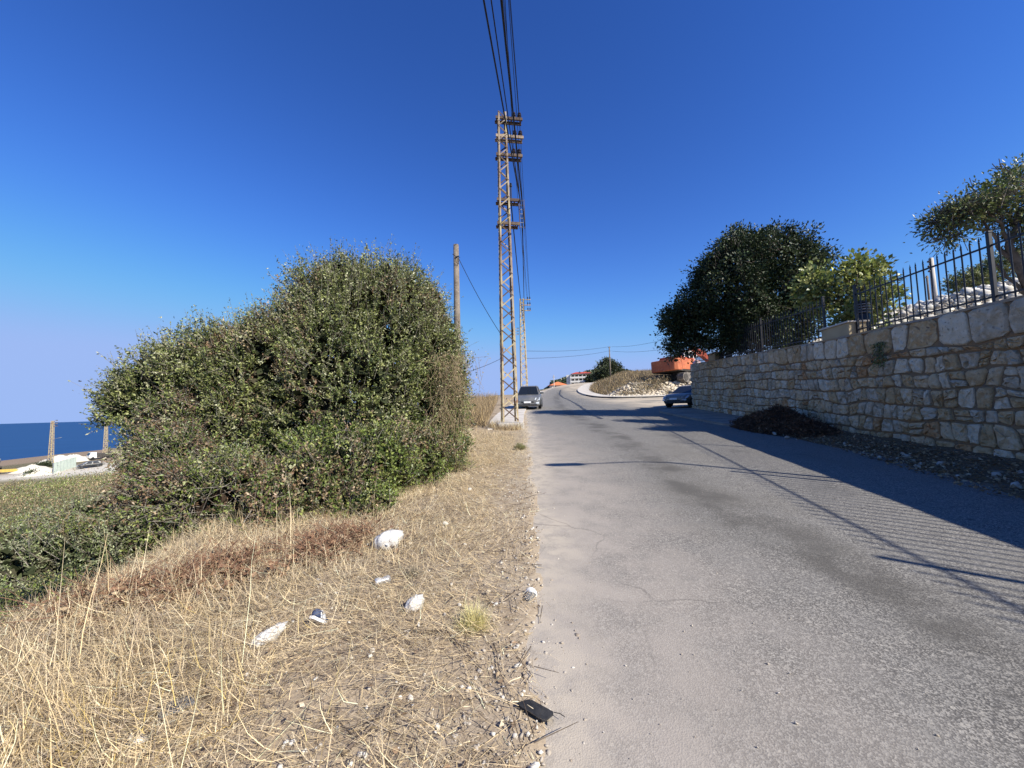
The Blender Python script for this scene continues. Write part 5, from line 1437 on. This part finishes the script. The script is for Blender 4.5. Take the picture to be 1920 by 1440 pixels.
# ------------------------------------------------------------------ the orange excavator
M_or = mat('faded_orange_paint', (.44, .125, .05), .65, .3, noise=[(1.3, (.32, .085, .04), .42, .68, 5), (5, (.52, .22, .11), .55, .75, 5), (12, (.24, .09, .05), .64, .75, 4)])
M_or2 = mat('red_orange_paint', (.40, .075, .03), .5, .4, noise=[(3, (.40, .08, .03), .45, .7, 4)])
M_trk = mat('track_steel', (.13, .115, .10), .75, .3, .3, noise=[(6, (.30, .26, .22), .5, .72, 4)])
M_wht = mat('white_cab_paint', (.74, .72, .68), .5, .4, noise=[(4, (.55, .52, .47), .5, .75, 4)])
M_frame = mat('dark_machine_steel', (.05, .045, .04), .8, .3, noise=[(5, (.12, .10, .08), .5, .72, 4)])
exl = at(1283, 720, 47.5)
EXS = 1.30
ex = empty('excavator', (at(1276, 720, 48.6).x, 48.6, at(1270, 719, 48.6).z - .05), math.radians(-35 - 90 + 180 + 0), 'old faded orange tracked excavator with a white cab parked on the rubble', 'excavator')
ex.scale = (EXS,) * 3
# local frame: front = -Y ; heading set so that the counterweight looks to the lower left
ex.rotation_euler = (0, math.radians(2), math.atan2(.82, -.57) * 1.0)
def exb(name, m, mm, bev=0, par=ex): return m.build(name, mm, par, bevel=bev)
for s in (-1, 1):
    x0_ = s * 1.25
    side = [(-2.0, .42), (-1.85, .12), (-1.5, .0), (1.5, .0), (1.85, .12), (2.0, .42), (1.9, .74), (1.6, .86), (-1.6, .86), (-1.9, .74)]
    tr = exb('track', MB().prism([(x0_ - .30, y, z) for y, z in side], (.60, 0, 0)), M_trk)
    sh_ = MB()
    per_ = []
    for i in range(len(side)):
        a, b = Vector((0, *side[i])), Vector((0, *side[(i + 1) % len(side)]))
        nseg = max(1, int((b - a).length / .2))
        for k in range(nseg):
            c = a.lerp(b, (k + .5) / nseg); d = (b - a).normalized(); n_ = Vector((0, d.z, -d.y))
            o = MB().bar(Vector((x0_ - .33, c.y, c.z)) + n_ * .02, Vector((x0_ + .33, c.y, c.z)) + n_ * .02, .15, .06, up=n_).build('track_shoe', M_trk, tr)
    for y in (-1.55, 1.55): exb('sprocket', MB().lathe([(.33, -.33), (.33, .33)], (x0_, y, .43), 14, 'x'), M_frame, 0, tr)
    for y in (-1.0, -.5, 0, .5, 1.0): exb('roller', MB().lathe([(.13, -.32), (.13, .32)], (x0_, y, .16), 10, 'x'), M_frame, 0, tr)
exb('undercarriage', MB().box((0, 0, .55), (1.9, 1.7, .45)).lathe([(.75, .75), (.75, 1.08)], (0, 0, 0), 20), M_frame)
exb('deck', MB().box((0, .25, 1.14), (2.7, 4.1, .16)), M_frame)
exb('counterweight', MB().prism([(x, y, 1.10) for x, y in ((-1.42, 1.75), (1.42, 1.75), (1.42, 2.35), (1.15, 2.62), (-1.15, 2.62), (-1.42, 2.35))], (0, 0, 1.05)), M_or, .07)
exb('side_panel', MB().box((1.18, .55, 1.68), (.46, 2.38, .92)), M_or, .03); exb('side_panel', MB().box((-1.18, .28, 1.66), (.46, 2.92, .96)), M_or, .03)
exb('engine_cover', MB().box((0, 1.14, 1.82), (1.88, 1.2, 1.06)), M_or, .05); exb('engine_hood', MB().prism([(-.9, .58, 2.36), (.9, .58, 2.36), (.9, 1.7, 2.34), (-.9, 1.7, 2.34)], (0, 0, .16)), M_or2, .04)
exb('exhaust', MB().tube([(.3, 1.1, 2.4), (.3, 1.1, 2.62)], .06, 8), M_frame)
cab_ = exb('cab', MB().box((-.50, -.25, 1.95), (.86, 1.5, .95)), M_or2, .03)
exb('cab_roof', MB().box((-.50, -.25, 3.0), (.98, 1.62, .10)), M_wht, .04, cab_)
for x in (-.92, -.08):
    for y in (-.98, -.3, .48): exb('cab_pillar', MB().box((x, y, 2.68), (.10, .13, .62)), M_wht, 0, cab_)
exb('cab_window', MB().box((-.50, -.25, 2.68), (.76, 1.4, .56)), M_glass, 0, cab_)
bm_ = [(-.05, -.9, 1.5), (.0, -2.6, 3.3), (.0, -4.3, 3.15), (.0, -5.4, 2.5)]
def beam(pts, ws, hs_):
    m = MB(); R_ = []
    for i, p in enumerate(pts):
        a, b = Vector(pts[max(i - 1, 0)]), Vector(pts[min(i + 1, len(pts) - 1)]); d = (b - a).normalized(); n_ = Vector((0, -d.z, d.y))
        R_.append([Vector(p) + Vector((sx * ws[i] / 2, 0, 0)) + n_ * sz * hs_[i] / 2 for sx, sz in ((-1, -1), (1, -1), (1, 1), (-1, 1))])
    return m.loft(R_)
exb('boom', beam(bm_, [.5, .5, .45, .4], [.5, .85, .65, .4]), M_or2, .02)
exb('stick', beam([(.0, -5.2, 3.0), (0, -5.5, 2.2), (0, -4.6, .7)], [.36, .36, .3], [.3, .55, .28]), M_or2, .02)
for x in (-.28, .28): exb('boom_ram', MB().tube([(x * 1.2, -1.3, 1.35), (x, -2.7, 2.85)], .08, 8), M_galv)
exb('bucket', MB().prism([(-.5, -4.7, .75), (-.5, -4.2, .55), (-.5, -3.75, .15), (-.5, -4.2, -.1), (-.5, -4.85, .2)], (1.0, 0, 0)), M_frame, .02)
# faded pink scrawl left on the flank
gfm = mat('faded_pink_paint', (.62, .33, .40), .7, .2, noise=[(9, (.62, .2, .1), .45, .6, 4)])
for k in range(5):
    y = 1.55 - k * .16
    exb('painted_scrawl', MB().tube([(1.417, y, 1.36), (1.417, y - .06, 1.58), (1.417, y - .12, 1.40), (1.417, y - .17, 1.54)], .03, 5), gfm)
# pale creeper sprigs on the flank top and a pink bundle at the wall corner
c = at(1307, 683, 24.2)
bd = empty('cloth_bundle', (c.x, 24.2, Rf(24.2)), 0, 'pink and white cloth bundle on a dark bin just past the wall corner', 'bundle')
hb = c.z - Rf(24.2)
MB().loft([[(math.cos(t) * r_ * .9, math.sin(t) * r_, z) for t in np.linspace(0, 2 * PI, 9)[:-1]] for r_, z in ((.22, 0), (.25, hb * .5), (.27, hb - .06))]).build('bin', M_trim, bd)
MB().loft([[(math.cos(t) * r_ * (1 + .2 * math.sin(3 * t)), math.sin(t) * r_, z) for t in np.linspace(0, 2 * PI, 13)[:-1]] for r_, z in ((.16, hb - .06), (.23, hb + .04), (.21, hb + .16), (.10, hb + .26))]).build('cloth', mat('pink_cloth', (.70, .45, .46), .9, .1, noise=[(8, (.78, .74, .72), .45, .6, 3)]), bd, True)

# ------------------------------------------------------------------ far houses and tree
M_white = mat('white_render', (.72, .69, .62), .85, .2, noise=[(.4, (.60, .56, .50), .45, .75, 4)])
M_red = mat('red_tile', (.48, .085, .06), .8, .2, noise=[(1.2, (.36, .07, .05), .4, .7, 4)])
M_orange = mat('orange_tile', (.62, .20, .085), .8, .2, noise=[(1.5, (.48, .14, .06), .4, .7, 4)])
M_dark = mat('dark_and_room_shade', (.035, .033, .032), .9, .1, noise=[(1, (.06, .055, .05), .4, .7, 2)])  # near-black for chimneys; on windows and recess it paints in room shade
def hill_base(px, py, Y): return at(px, py, Y)
bb = at(1085, 722, 290)
bl_ = empty('apartment_building', (bb.x, 290, bb.z - 1.0), math.radians(-14), 'white three storey apartment block with open balconies and a red roof far up the road', 'building')
BW, BD, ST_ = 18.0, 11.0, 3.0
MB().box((-2.5, BD / 2 + .8, 4.5), (BW - 5, BD - 2, 9)).build('core_wall', M_white, bl_)
MB().box((-3.4, 4.2, 3.2), (7.4, .5, 6.4)).build('recess_shade_slab', M_dark, bl_)  # solid near-black slab, the shade of a recess put into its colour
for k in range(4):
    z = .2 + k * ST_
    MB().box((1.5 if k else 0, 2.0, z), (BW - 3, 5.4, .35)).build('floor_slab', M_white, bl_)
    if k < 3:
        if k: MB().box((1.5, -.60, z + .65), (BW - 3, .18, .95)).build('balcony_wall', M_white, bl_)
        for x in np.linspace(-5.6, 8.6, 6): MB().box((x, -.35, z + ST_ / 2), (.4, .4, ST_ - .36)).build('column', M_white, bl_)
        for x in np.linspace(-4.0, 7.2, 5):
            o = MB().box((x, 1.74, z + 1.35), (1.7, .12, 1.9)).build('window', M_dark, bl_)
MB().box((9.1, 2.2, 4.6), (.5, 5.6, 9.0)).build('end_wall', M_white, bl_)
MB().loft([[(-5.5, -1.2, 9.45), (10, -1.2, 9.45), (10, 11.5, 9.45), (-5.5, 11.5, 9.45)], [(-2, 3, 10.9), (6, 3, 10.9), (6, 7.5, 10.9), (-2, 7.5, 10.9)]]).build('roof', M_red, bl_)
for x in (1.0, 6.8): MB().box((x, 1.5, 10.35), (1.2, .9, .9)).build('chimney', M_dark, bl_)
hb_ = at(1048, 729, 236)
ho = empty('house', (hb_.x, 236, hb_.z - .6), math.radians(8), 'small single storey house with an orange hipped roof beside the far road', 'house')
MB().box((0, 3, 1.4), (8.6, 6, 2.8)).build('wall', M_white, ho)
for x in (-2.4, 1.6): MB().box((x, -.03, 1.35), (1.1, .10, 1.6)).build('window', M_dark, ho)
MB().loft([[(-5.4, -1, 2.75), (5.4, -1, 2.75), (5.4, 7, 2.75), (-5.4, 7, 2.75)], [(-5.4, -1, 2.95), (5.4, -1, 2.95), (5.4, 7, 2.95), (-5.4, 7, 2.95)], [(-.4, 2.9, 5.0), (.4, 2.9, 5.0), (.4, 3.1, 5.0), (-.4, 3.1, 5.0)]]).build('roof', M_orange, ho)
gw = at(1072, 724, 238)
o = empty('garden_wall', (gw.x, 238, gw.z - 1.6), math.radians(6), 'low white garden wall between the small house and the apartment block', 'wall')
MB().box((0, 0, .9), (8.0, .4, 1.9)).build('panel', M_white, o); MB().box((0, 0, 1.9), (8.3, .6, .16)).build('coping', M_conc_pale, o)
mp = at(1039, 727, 200); o = empty('utility_pole', (mp.x, 200, mp.z - 1.5), 0, 'thin pale pole standing before the small orange roofed house', 'pole')
MB().tube([(0, 0, 0), (0, 0, at(1038, 703, 200).z - mp.z + 1.5)], [.24, .18], 6).build('shaft', M_conc_pale, o); MB().box((0, 0, at(1038, 707, 200).z - mp.z + 1.5), (1.6, .2, .2)).build('crossarm', M_wood, o)

r12 = np.random.default_rng(112)
tx = at(1140, 712, 92); tz = Tf(tx.x, 92)
dt = empty('evergreen_tree', (tx.x, 92, tz), 0, 'dark bushy evergreen tree standing beyond the road bend behind the thin pole', 'tree')
G_PINE = [(.060, .078, .034), (.040, .052, .024), (.10, .11, .055)]
rosettes('crown', [lobe(1140, 696, 92, 22, 1, .8), lobe(1128, 702, 92, 14), lobe(1154, 702, 92, 13), lobe(1139, 684, 92, 10), lobe(1143, 706, 92, 22, 1, .5)], 1900, 9, .42, .5, G_PINE, [3, 3, 1.5], r12, dt, gap=.30, clump=.4, spread=.32)
MB().tube([(0, 0, -.2), (.1, 0, 1.2), (0, 0, 2.6)], [.28, .2, .12], 8).build('trunk', M_bark, dt, True)
for (px, py, Y, rp, lab) in ((1107, 712, 285, 7, 'dark bush at the right foot of the apartment block'), (1116, 709, 282, 8, 'round dark tree just right of the apartment block')):
    c = at(px, py, Y); o = empty('evergreen_tree', (c.x, Y, c.z - 3), 0, lab, 'tree')
    rosettes('crown', [lobe(px, py, Y, rp)], 260, 8, 1.0, .6, G_PINE, [3, 3, 1], r12, o, gap=.25, clump=.2, spread=.6)
    MB().tube([(0, 0, -.5), (0, 0, 2.5)], [.3, .2], 6).build('trunk', M_bark, o)

# ------------------------------------------------------------------ the building site by the sea
M_corr = mat('grey_green_sheet_metal', (.36, .41, .36), .6, .35, noise=[(.8, (.28, .33, .29), .4, .7, 4), (4, (.45, .48, .43), .55, .75, 3)])
A, B = at(99, 893, 97), at(142, 868, 107)
A.z, B.z = Tf(A.x, 97), Tf(B.x, 107)
fn = empty('hoarding', A, 0, 'grey green corrugated metal hoarding beside the pylon near the sea', 'fence')
dv_ = B - A; nP = 7
for k in range(nP):
    a = dv_ * (k / nP); b = dv_ * ((k + .93) / nP); nn = Vector((dv_.y, -dv_.x, 0)).normalized(); m = MB(); poly = []
    seg_ = 10
    for i in range(seg_ + 1):
        t = i / seg_; p = a.lerp(b, t) + nn * (.16 if i % 2 else 0); poly.append(p)
    hh_ = 2.7
    vs = []; fs = []
    for p in poly: vs += [p + Vector((0, 0, -.4)), p + Vector((0, 0, hh_)), p + Vector((0, 0, -.4)) - nn * .03, p + Vector((0, 0, hh_)) - nn * .03]
    for i in range(seg_):
        q = 4 * i; fs += [(q, q + 4, q + 5, q + 1), (q + 2, q + 3, q + 7, q + 6), (q + 1, q + 5, q + 7, q + 3)]
    m.add(vs, fs).build('panel', M_corr, fn)
for k in range(nP + 1): MB().box(dv_ * (k / nP) * .995 + Vector((0, 0, 1.1)), (.16, .16, 3.2)).build('post', M_galv, fn)
cb = at(168, 878, 104); car('parked_car', (cb.x, 104, Tf(cb.x, 104) + .05), math.radians(-38), 'black car parked on the pale track by the sea', paint('black_paint', (.012, .013, .016), (.03, .03, .03)), L=4.6, W=1.85, H=1.6, hood=.98)
tk = at(187, 866, 121); tro = empty('truck', (tk.x, 121, Tf(tk.x, 121)), math.radians(-25), 'small white truck parked near the pylon half hidden by the thicket', 'truck')
MB().loft([[(-1, -2.6, .5), (1, -2.6, .5), (1, -1.0, .5), (-1, -1.0, .5)], [(-1, -2.65, 1.3), (1, -2.65, 1.3), (1, -1.0, 1.3), (-1, -1.0, 1.3)], [(-.9, -2.25, 2.15), (.9, -2.25, 2.15), (.9, -1.05, 2.2), (-.9, -1.05, 2.2)]]).build('cab', M_wht, tro, bevel=.05)
MB().prism([(-.85, -2.64, 1.38), (.85, -2.64, 1.38), (.80, -2.30, 2.05), (-.80, -2.30, 2.05)], (0, -.03, .01)).build('windshield', M_glass, tro)
MB().box((0, .9, .75), (2.0, 3.6, .2)).build('bed', M_frame, tro); MB().box((0, .9, 1.3), (2.05, 3.6, .9)).build('load_body', M_frame, tro)
for y in (-1.9, 1.6):
    for s in (-1, 1): MB().lathe([(.42, -.13), (.42, .13)], (s * .9, y, .42), 12, 'x').build('wheel', M_tyre, tro)
mx_ = at(4, 893, 108); mxo = empty('mixer_truck', (mx_.x - 2.6, 108, Tf(mx_.x, 108)), math.radians(-120), 'grey concrete mixer truck drum cut off by the left edge of the picture', 'truck')
dr = MB().lathe([(.5, -2.2), (1.15, -1.2), (1.25, .2), (.9, 1.6), (.45, 2.4)], (0, 0, 0), 16, 'y').build('drum', mat('grey_drum', (.48, .48, .46), .6, .3, noise=[(1.5, (.33, .32, .30), .45, .7, 4)]), mxo, True); dr.location = (0, .2, 2.6); dr.rotation_euler = (math.radians(12), 0, 0)
MB().box((0, 0, 1.0), (2.2, 6.4, .3)).build('chassis', M_frame, mxo); MB().box((0, -3.2, 1.7), (2.2, 1.5, 1.9)).build('cab', M_wht, mxo, bevel=.08)
for y in (-2.8, 1.2, 2.3):
    for s in (-1, 1): MB().lathe([(.5, -.15), (.5, .15)], (s * .95, y, .5), 12, 'x').build('wheel', M_tyre, mxo)
yb = at(15, 888, 102); o = empty('yellow_skip', (yb.x, 102, Tf(yb.x, 102)), math.radians(20), 'long yellow steel frame lying on the pale ground by the mixer', 'frame')
for y in (-.9, .9): MB().box((0, y, .75), (4.6, .2, .55)).build('side_beam', mat('yellow_steel', (.62, .42, .09), .6, .3, noise=[(2, (.48, .30, .09), .45, .7, 4)]) if y < 0 else bpy.data.materials['yellow_steel'], o)
for x in (-2.1, 0, 2.1): MB().box((x, 0, .55), (.2, 1.6, .2)).build('cross_beam', M_frame, o); 
for x in (-2, 2):
    for y in (-.8, .8): MB().box((x, y, .24), (.18, .18, .5)).build('leg', M_frame, o)
def mound(name, px, py, Y, rx, ry, h, m, lab, seed):
    c = at(px, py, Y); z = Tf(c.x, Y); rng = np.random.default_rng(seed); n1, n2 = 22, 8; vs, fs = [], []
    for i in range(n2 + 1):
        f_ = i / n2
        for k in range(n1):
            t = 2 * PI * k / n1; rr0 = (1 + .25 * (float(vnoise(k * .8, i * .2, seed)) - .5)) * f_
            vs.append((rx * rr0 * math.cos(t), ry * rr0 * math.sin(t), h * (1 - f_ ** 1.5) * (1 + .35 * (float(vnoise(k * .7, i * 1.1, seed + 3)) - .5)) - .25 * f_))
    for i in range(n2):
        for k in range(n1):
            a, b = i * n1 + k, i * n1 + (k + 1) % n1; fs.append((a, b, b + n1, a + n1))
    o = MB().add(vs, fs).build(name, m, None, True); o.location = (c.x, Y, z); return tag(o, lab, 'heap', 'pale heaps on the site by the sea')
M_sand = mat('pale_gravel', (.66, .60, .48), .95, .1, noise=[(.8, (.56, .49, .38), .42, .7, 5), (6, (.72, .68, .58), .5, .7, 4)], bump=(3, .6, .2))
mound('gravel_heap', 112, 876, 118, 6.5, 4, 2.1, M_sand, 'long pale gravel heap behind the corrugated hoarding', 1)
mound('gravel_heap', 137, 868, 119, 6, 4, 2.0, M_sand, 'pale gravel heap just left of the black car', 2)
mound('gravel_heap', 60, 893, 104, 6, 3, 1.6, M_sand, 'low pale heap left of the cream pylon', 3)
mound('gravel_heap', 75, 900, 98, 5.0, 3, 1.6, M_sand, 'pale heap below the cream pylon at the scrub edge', 4)
r13 = np.random.default_rng(113)
for (px, py, Y, rp, lab) in ((82, 874, 110, 9, 'dark low tree left of the cream pylon by the sea'), (64, 889, 97, 8, 'thin crowned small tree in front of the pale heap')):
    c = at(px, py + 8, Y); z = Tf(c.x, Y); o = empty('small_tree', (c.x, Y, z), 0, lab, 'tree')
    rosettes('crown', [lobe(px, py, Y, rp, 1, .6), lobe(px + 7, py + 2, Y, rp * .7, 1, .7), lobe(px - 6, py + 1, Y, rp * .6, 1, .6)], 420, 7, .35, .5, G_PINE, [3, 3, 2], r13, o, gap=.3, clump=.5, spread=.35)
    MB().tube([(0, 0, -.3), (.1, 0, .8), (0, 0, at(px, py, Y).z - z)], [.16, .13, .08], 6).build('trunk', M_bark, o)

# ------------------------------------------------------------------ litter on the verge
def onverge(px, py):
    p = at(px, py, 3.0); d = (p - Vector((0, 0, 1.6))); o = Vector((0, 0, 1.6)); t = .2
    while t < 6 and (o + d * t).z > float(ground_z((o + d * t).x, (o + d * t).y)): t += .004
    return o + d * t
M_bag = mat('white_plastic_bag', (.74, .72, .68), .45, .35, noise=[(7, (.58, .54, .47), .5, .72, 5)], bump=(13, 1.0, .03), trans=.25)
def bag(px, py, L, W, H, rz, label, seed):
    c = onverge(px, py); rng = np.random.default_rng(seed); n1, n2 = 26, 12; V, Fc = [], []
    for i in range(n2 + 1):
        ph = -PI / 2 + PI * i / n2
        for k in range(n1):
            t = 2 * PI * k / n1
            cr = 1 + .30 * (float(fbm(np.cos(t) * 2.3 + 7 + seed, np.sin(t) * 2.3 + ph * 2.2 + 9, seed)) - .5) + .10 * math.sin(7 * t + 3 * ph + seed) * math.cos(ph)
            x, y, z = math.cos(ph) * math.cos(t) * cr, math.cos(ph) * math.sin(t) * cr, math.sin(ph) * cr
            pin = 1 - .55 * max(0, x - .35)
            V.append((x * L / 2, y * W / 2 * pin, z * H / 2 * pin + (.25 * H * max(0, x - .2))))
    for i in range(n2):
        for k in range(n1):
            a, b = i * n1 + k, i * n1 + (k + 1) % n1; Fc.append((a, b, b + n1, a + n1))
    o = MB().add(V, Fc).build('plastic_bag', M_bag, None, True); o.location = c + Vector((0, 0, H * .30)); o.rotation_euler = (0, -.1, rz)
    return tag(o, label, 'bag', 'discarded white bags on the verge')
bag(730, 1026, .29, .21, .20, .5, 'full round white plastic bag lying in front of the green bramble', 11)
bag(779, 1142, .15, .13, .11, .9, 'small crumpled cream white bag in the middle of the verge', 12)
bag(506, 1200, .22, .10, .09, 1.0, 'narrow folded white bag in the dry grass left of the shoe', 13)

c = onverge(598, 1172)
shoe = empty('shoe', c + Vector((0, 0, .02)), math.radians(150), 'old navy sports shoe with white stripes lying in the dry grass', 'shoe')
shoe.rotation_euler = (.75, .2, math.radians(158)); shoe.scale = (.56,) * 3; shoe.location.z += .012
def srow(y, w_, h, hb=0): return [(-w_ * .8, y, hb), (w_ * .8, y, hb), (w_, y, hb + .02), (w_ * .85, y, hb + h * .7), (w_ * .4, y, hb + h), (-w_ * .4, y, hb + h), (-w_ * .85, y, hb + h * .7), (-w_, y, hb + .02)]
MB().loft([srow(y, w_, h) for y, w_, h in ((-.125, .02, .035), (-.11, .036, .05), (-.06, .043, .062), (0, .038, .085), (.05, .034, .10), (.10, .034, .095), (.125, .022, .07))]).build('upper', mat('navy_cloth', (.035, .05, .10), .85, .2, noise=[(20, (.08, .10, .15), .45, .7, 3)]), shoe, True)
MB().loft([[(-w_, y, -.022), (w_, y, -.022), (w_ * 1.02, y, .008), (-w_ * 1.02, y, .008)] for y, w_ in ((-.132, .02), (-.112, .040), (-.06, .047), (0, .041), (.06, .038), (.11, .038), (.132, .022))]).build('sole', M_plate, shoe)
for k in range(3):
    for s in (-1, 1): MB().bar((s * .0455, -.045 + .03 * k, .012), (s * .030, -.020 + .03 * k, .075), .010, .006, up=(1, 0, 0)).build('stripe', M_plate, shoe)
for k in range(4): MB().bar((-.022, -.05 + k * .022, .073 + k * .009), (.022, -.04 + k * .022, .073 + k * .009), .007, .005).build('lace', M_plate, shoe)
c = onverge(717, 1096)
cn = empty('drinks_can', c + Vector((0, 0, .03)), math.radians(35), 'crushed pale drinks can lying on the straw above the small bag', 'can')
m = MB().lathe([(.026, -.062), (.032, -.052), (.033, -.02), (.024, -.004), (.031, .022), (.033, .05), (.026, .062)], (0, 0, 0), 14, 'x').build('body', mat('can_metal', (.60, .59, .56), .35, .5, .5, noise=[(14, (.36, .34, .31), .45, .65, 4)]), cn, True)
MB().lathe([(.026, -.066), (.022, -.060)], (0, 0, 0), 14, 'x').build('lid', mat('rusty_lid', (.14, .10, .08), .6, .4, .3, noise=[(20, (.25, .2, .16), .45, .7, 3)]), cn)
c = onverge(992, 1121); c.z = Rf(c.y) + .012
cp = empty('plastic_cup', c - Vector((0, 0, .008)), math.radians(70), 'flattened clear plastic cup on the dusty asphalt edge', 'cup')
mclear = mat('clear_plastic', (.62, .60, .56), .15, .5, noise=[(10, (.66, .65, .62), .45, .7, 3)]); mclear.node_tree.nodes['Principled BSDF'].inputs['Transmission Weight'].default_value = .8; mclear.node_tree.nodes['Principled BSDF'].inputs['IOR'].default_value = 1.12
MB().loft([[(x, math.cos(t) * w_, .02 + math.sin(t) * h_) for t in np.linspace(0, 2 * PI, 13)[:-1]] for x, w_, h_ in ((-.05, .028, .018), (-.02, .034, .020), (.03, .040, .022), (.05, .045, .016))]).build('body', mclear, cp, True)
MB().lathe([(.045, 0), (.048, .006), (.043, .010)], (0, 0, 0), 14, 'x').build('rim', M_plate, cp, True).location = (.05, 0, .02)
# torn piece of black rubber at the asphalt edge
c = onverge(1003, 1336); c.z = Rf(c.y) + .02
P_ = [(-.108, .030), (-.100, .048), (-.03, .074), (-.005, .070), (.112, -.030), (.110, -.046), (.050, -.086), (.030, -.082)]
m = MB(); nP_ = len(P_)
top_ = [(x, y, .012 + .030 * max(0, -x) * 4 + .02 * y) for x, y in P_]; mid_ = (0, 0, .028)
m.add([(x, y, z - .008) for x, y, z in top_] + top_ + [mid_, (0, 0, .014)], [(k, (k + 1) % nP_, nP_ + (k + 1) % nP_, nP_ + k) for k in range(nP_)] + [(nP_ + k, nP_ + (k + 1) % nP_, 2 * nP_) for k in range(nP_)] + [((k + 1) % nP_, k, 2 * nP_ + 1) for k in range(nP_)])
m.tube([(.115, -.035, .01), (.15, -.05, .012), (.175, -.075, .01)], .0022, 5)
o = m.build('rubber_scrap', M_rubber); o.scale = (.76, .85, .9); o.location = c; o.rotation_euler = (0, 0, .1); tag(o, 'torn flap of black rubber lying at the near asphalt edge', 'rubber scrap')
c = onverge(330, 1330); o = empty('plastic_shard', c + Vector((0, 0, -.004)), .8, 'dark grey curved plastic shard half buried in the near dry grass', 'plastic shard')
MB().loft([[(x, y, .02 + .10 * (.08 - abs(y)) + z) for y, z in ((-.06, 0), (-.03, .012), (0, .016), (.03, .012), (.06, 0), (.0, .006))] for x in (-.07, 0, .07)]).build('shard', mat('grey_plastic', (.09, .09, .095), .6, .3, noise=[(8, (.13, .13, .13), .4, .7, 3)]), o)

# round tussock beside the asphalt, and a darker wiry one
for (px, py, R_, n, cols_, lab, seed) in ((888, 1178, .125, 620, [(.62, .55, .25), (.70, .62, .32), (.50, .45, .18)], 'pale yellow round tussock of stiff grass near the asphalt edge', 21), (775, 1080, .075, 300, [(.20, .18, .13), (.30, .26, .18), (.12, .11, .09)], 'small dark wiry tussock beside the drinks can', 22)):
    c = onverge(px, py); rng = np.random.default_rng(seed)
    b = np.array([[c.x, c.y, c.z]]) + rng.normal(size=(n, 3)) * np.array([R_ * .28, R_ * .28, 0]); b[:, 2] = ground_z(b[:, 0], b[:, 1])
    o = blades('tussock', b, rng.random(n) * 2 * PI, rng.uniform(.15, 1.45, n), rng.uniform(-.2, .7, n), R_ * rng.uniform(.6, 1.45, n), rng.uniform(.002, .004, n), palette(n, cols_, [2, 2, 1], rng), M_straw, 3, kind='thing', label=lab, rng=rng)
    o['category'] = 'tussock'; o['group'] = 'tussocks on the verge'
# loose pale stones and dark sticks that can be told apart
for k, (px, py, sz, lab) in enumerate(((872, 1022, .022, 'pale stone right of the round white bag'), (262, 1395, .032, 'cream block of stone in the near left grass'), (685, 1425, .022, 'broken white stone at the bottom edge of the verge'), (972, 1250, .020, 'flat pale stone near the broken asphalt edge'), (866, 1290, .012, 'small white stone below the tussock'),
                                         (760, 1025, .014, 'small pale stone at the right of the round bag'), (880, 920, .035, 'pale stone on the verge below the creeper'), (1076, 1294, .011, 'small white pebble out on the asphalt'), (990, 1385, .014, 'white stone in the gravel beyond the rubber flap'), (835, 985, .04, 'flat cream stone high on the verge'))):
    c = onverge(px, py); c.z = max(float(ground_z(c.x, c.y)), Rf(c.y) if c.x > float(LEFT(c.y)) else -9)
    o = rocks('loose_stone', np.array([[0, 0, sz * .35]]), np.array([sz]), M_rock, np.random.default_rng(500 + k), kind=None); o.location = c; tag(o, lab, 'stone', 'loose pale stones on the verge')
for k, (a, b, r_, lab) in enumerate((((838, 1190), (905, 1262), .006, 'dark straight stick below the tussock'), ((640, 1425), (770, 1290), .009, 'long dark branch lying across the near verge'), ((985, 935), (1025, 938), .004, 'thin dark twig reaching onto the asphalt'), ((790, 1180), (700, 1210), .005, 'bent dry stick left of the tussock'), ((925, 1215), (960, 1330), .004, 'thin stalk pointing down the asphalt edge'), ((560, 1400), (640, 1340), .005, 'pale dry stick in the near verge'))):
    A, B = onverge(*a), onverge(*b); pts_ = []
    for i in range(7):
        p = A.lerp(B, i / 6) + Vector((random.gauss(0, .006), random.gauss(0, .006), 0)); p.z = max(float(ground_z(p.x, p.y)), Rf(p.y) if p.x > float(LEFT(p.y)) else -9) + .012 + random.random() * .012; pts_.append(p)
    m = MB().tube(pts_, [r_ * (1 - .1 * i) for i in range(7)], 6)
    m.tube([pts_[3], pts_[3] + Vector((.03, .035, .015)), pts_[3] + Vector((.07, .05, .01))], r_ * .5, 5)
    o = m.build('stick', mat('stick_wood', (.13, .10, .08), .95, .1, noise=[(12, (.25, .2, .15), .45, .7, 3)]) if k == 0 else bpy.data.materials['stick_wood'], None, True); tag(o, lab, 'stick', 'sticks on the verge')
# a bird out over the sea
c = at(150, 715, 42)
bird = empty('bird', c, .4, 'small dark bird in flight over the sea left of the thicket', 'bird')
MB().loft([[(x, math.cos(t) * r_, math.sin(t) * r_) for t in np.linspace(0, 2 * PI, 9)[:-1]] for x, r_ in ((-.16, .008), (-.08, .03), (.0, .04), (.08, .035), (.12, .022), (.16, .006))]).build('body', M_frame, bird, True)
for s in (-1, 1): MB().prism([(-.05, s * .03, .02), (.06, s * .03, .02), (.05, s * .16, .09), (-.02, s * .30, .06), (-.05, s * .16, .08)], (0, 0, .006)).build('wing', M_frame, bird)
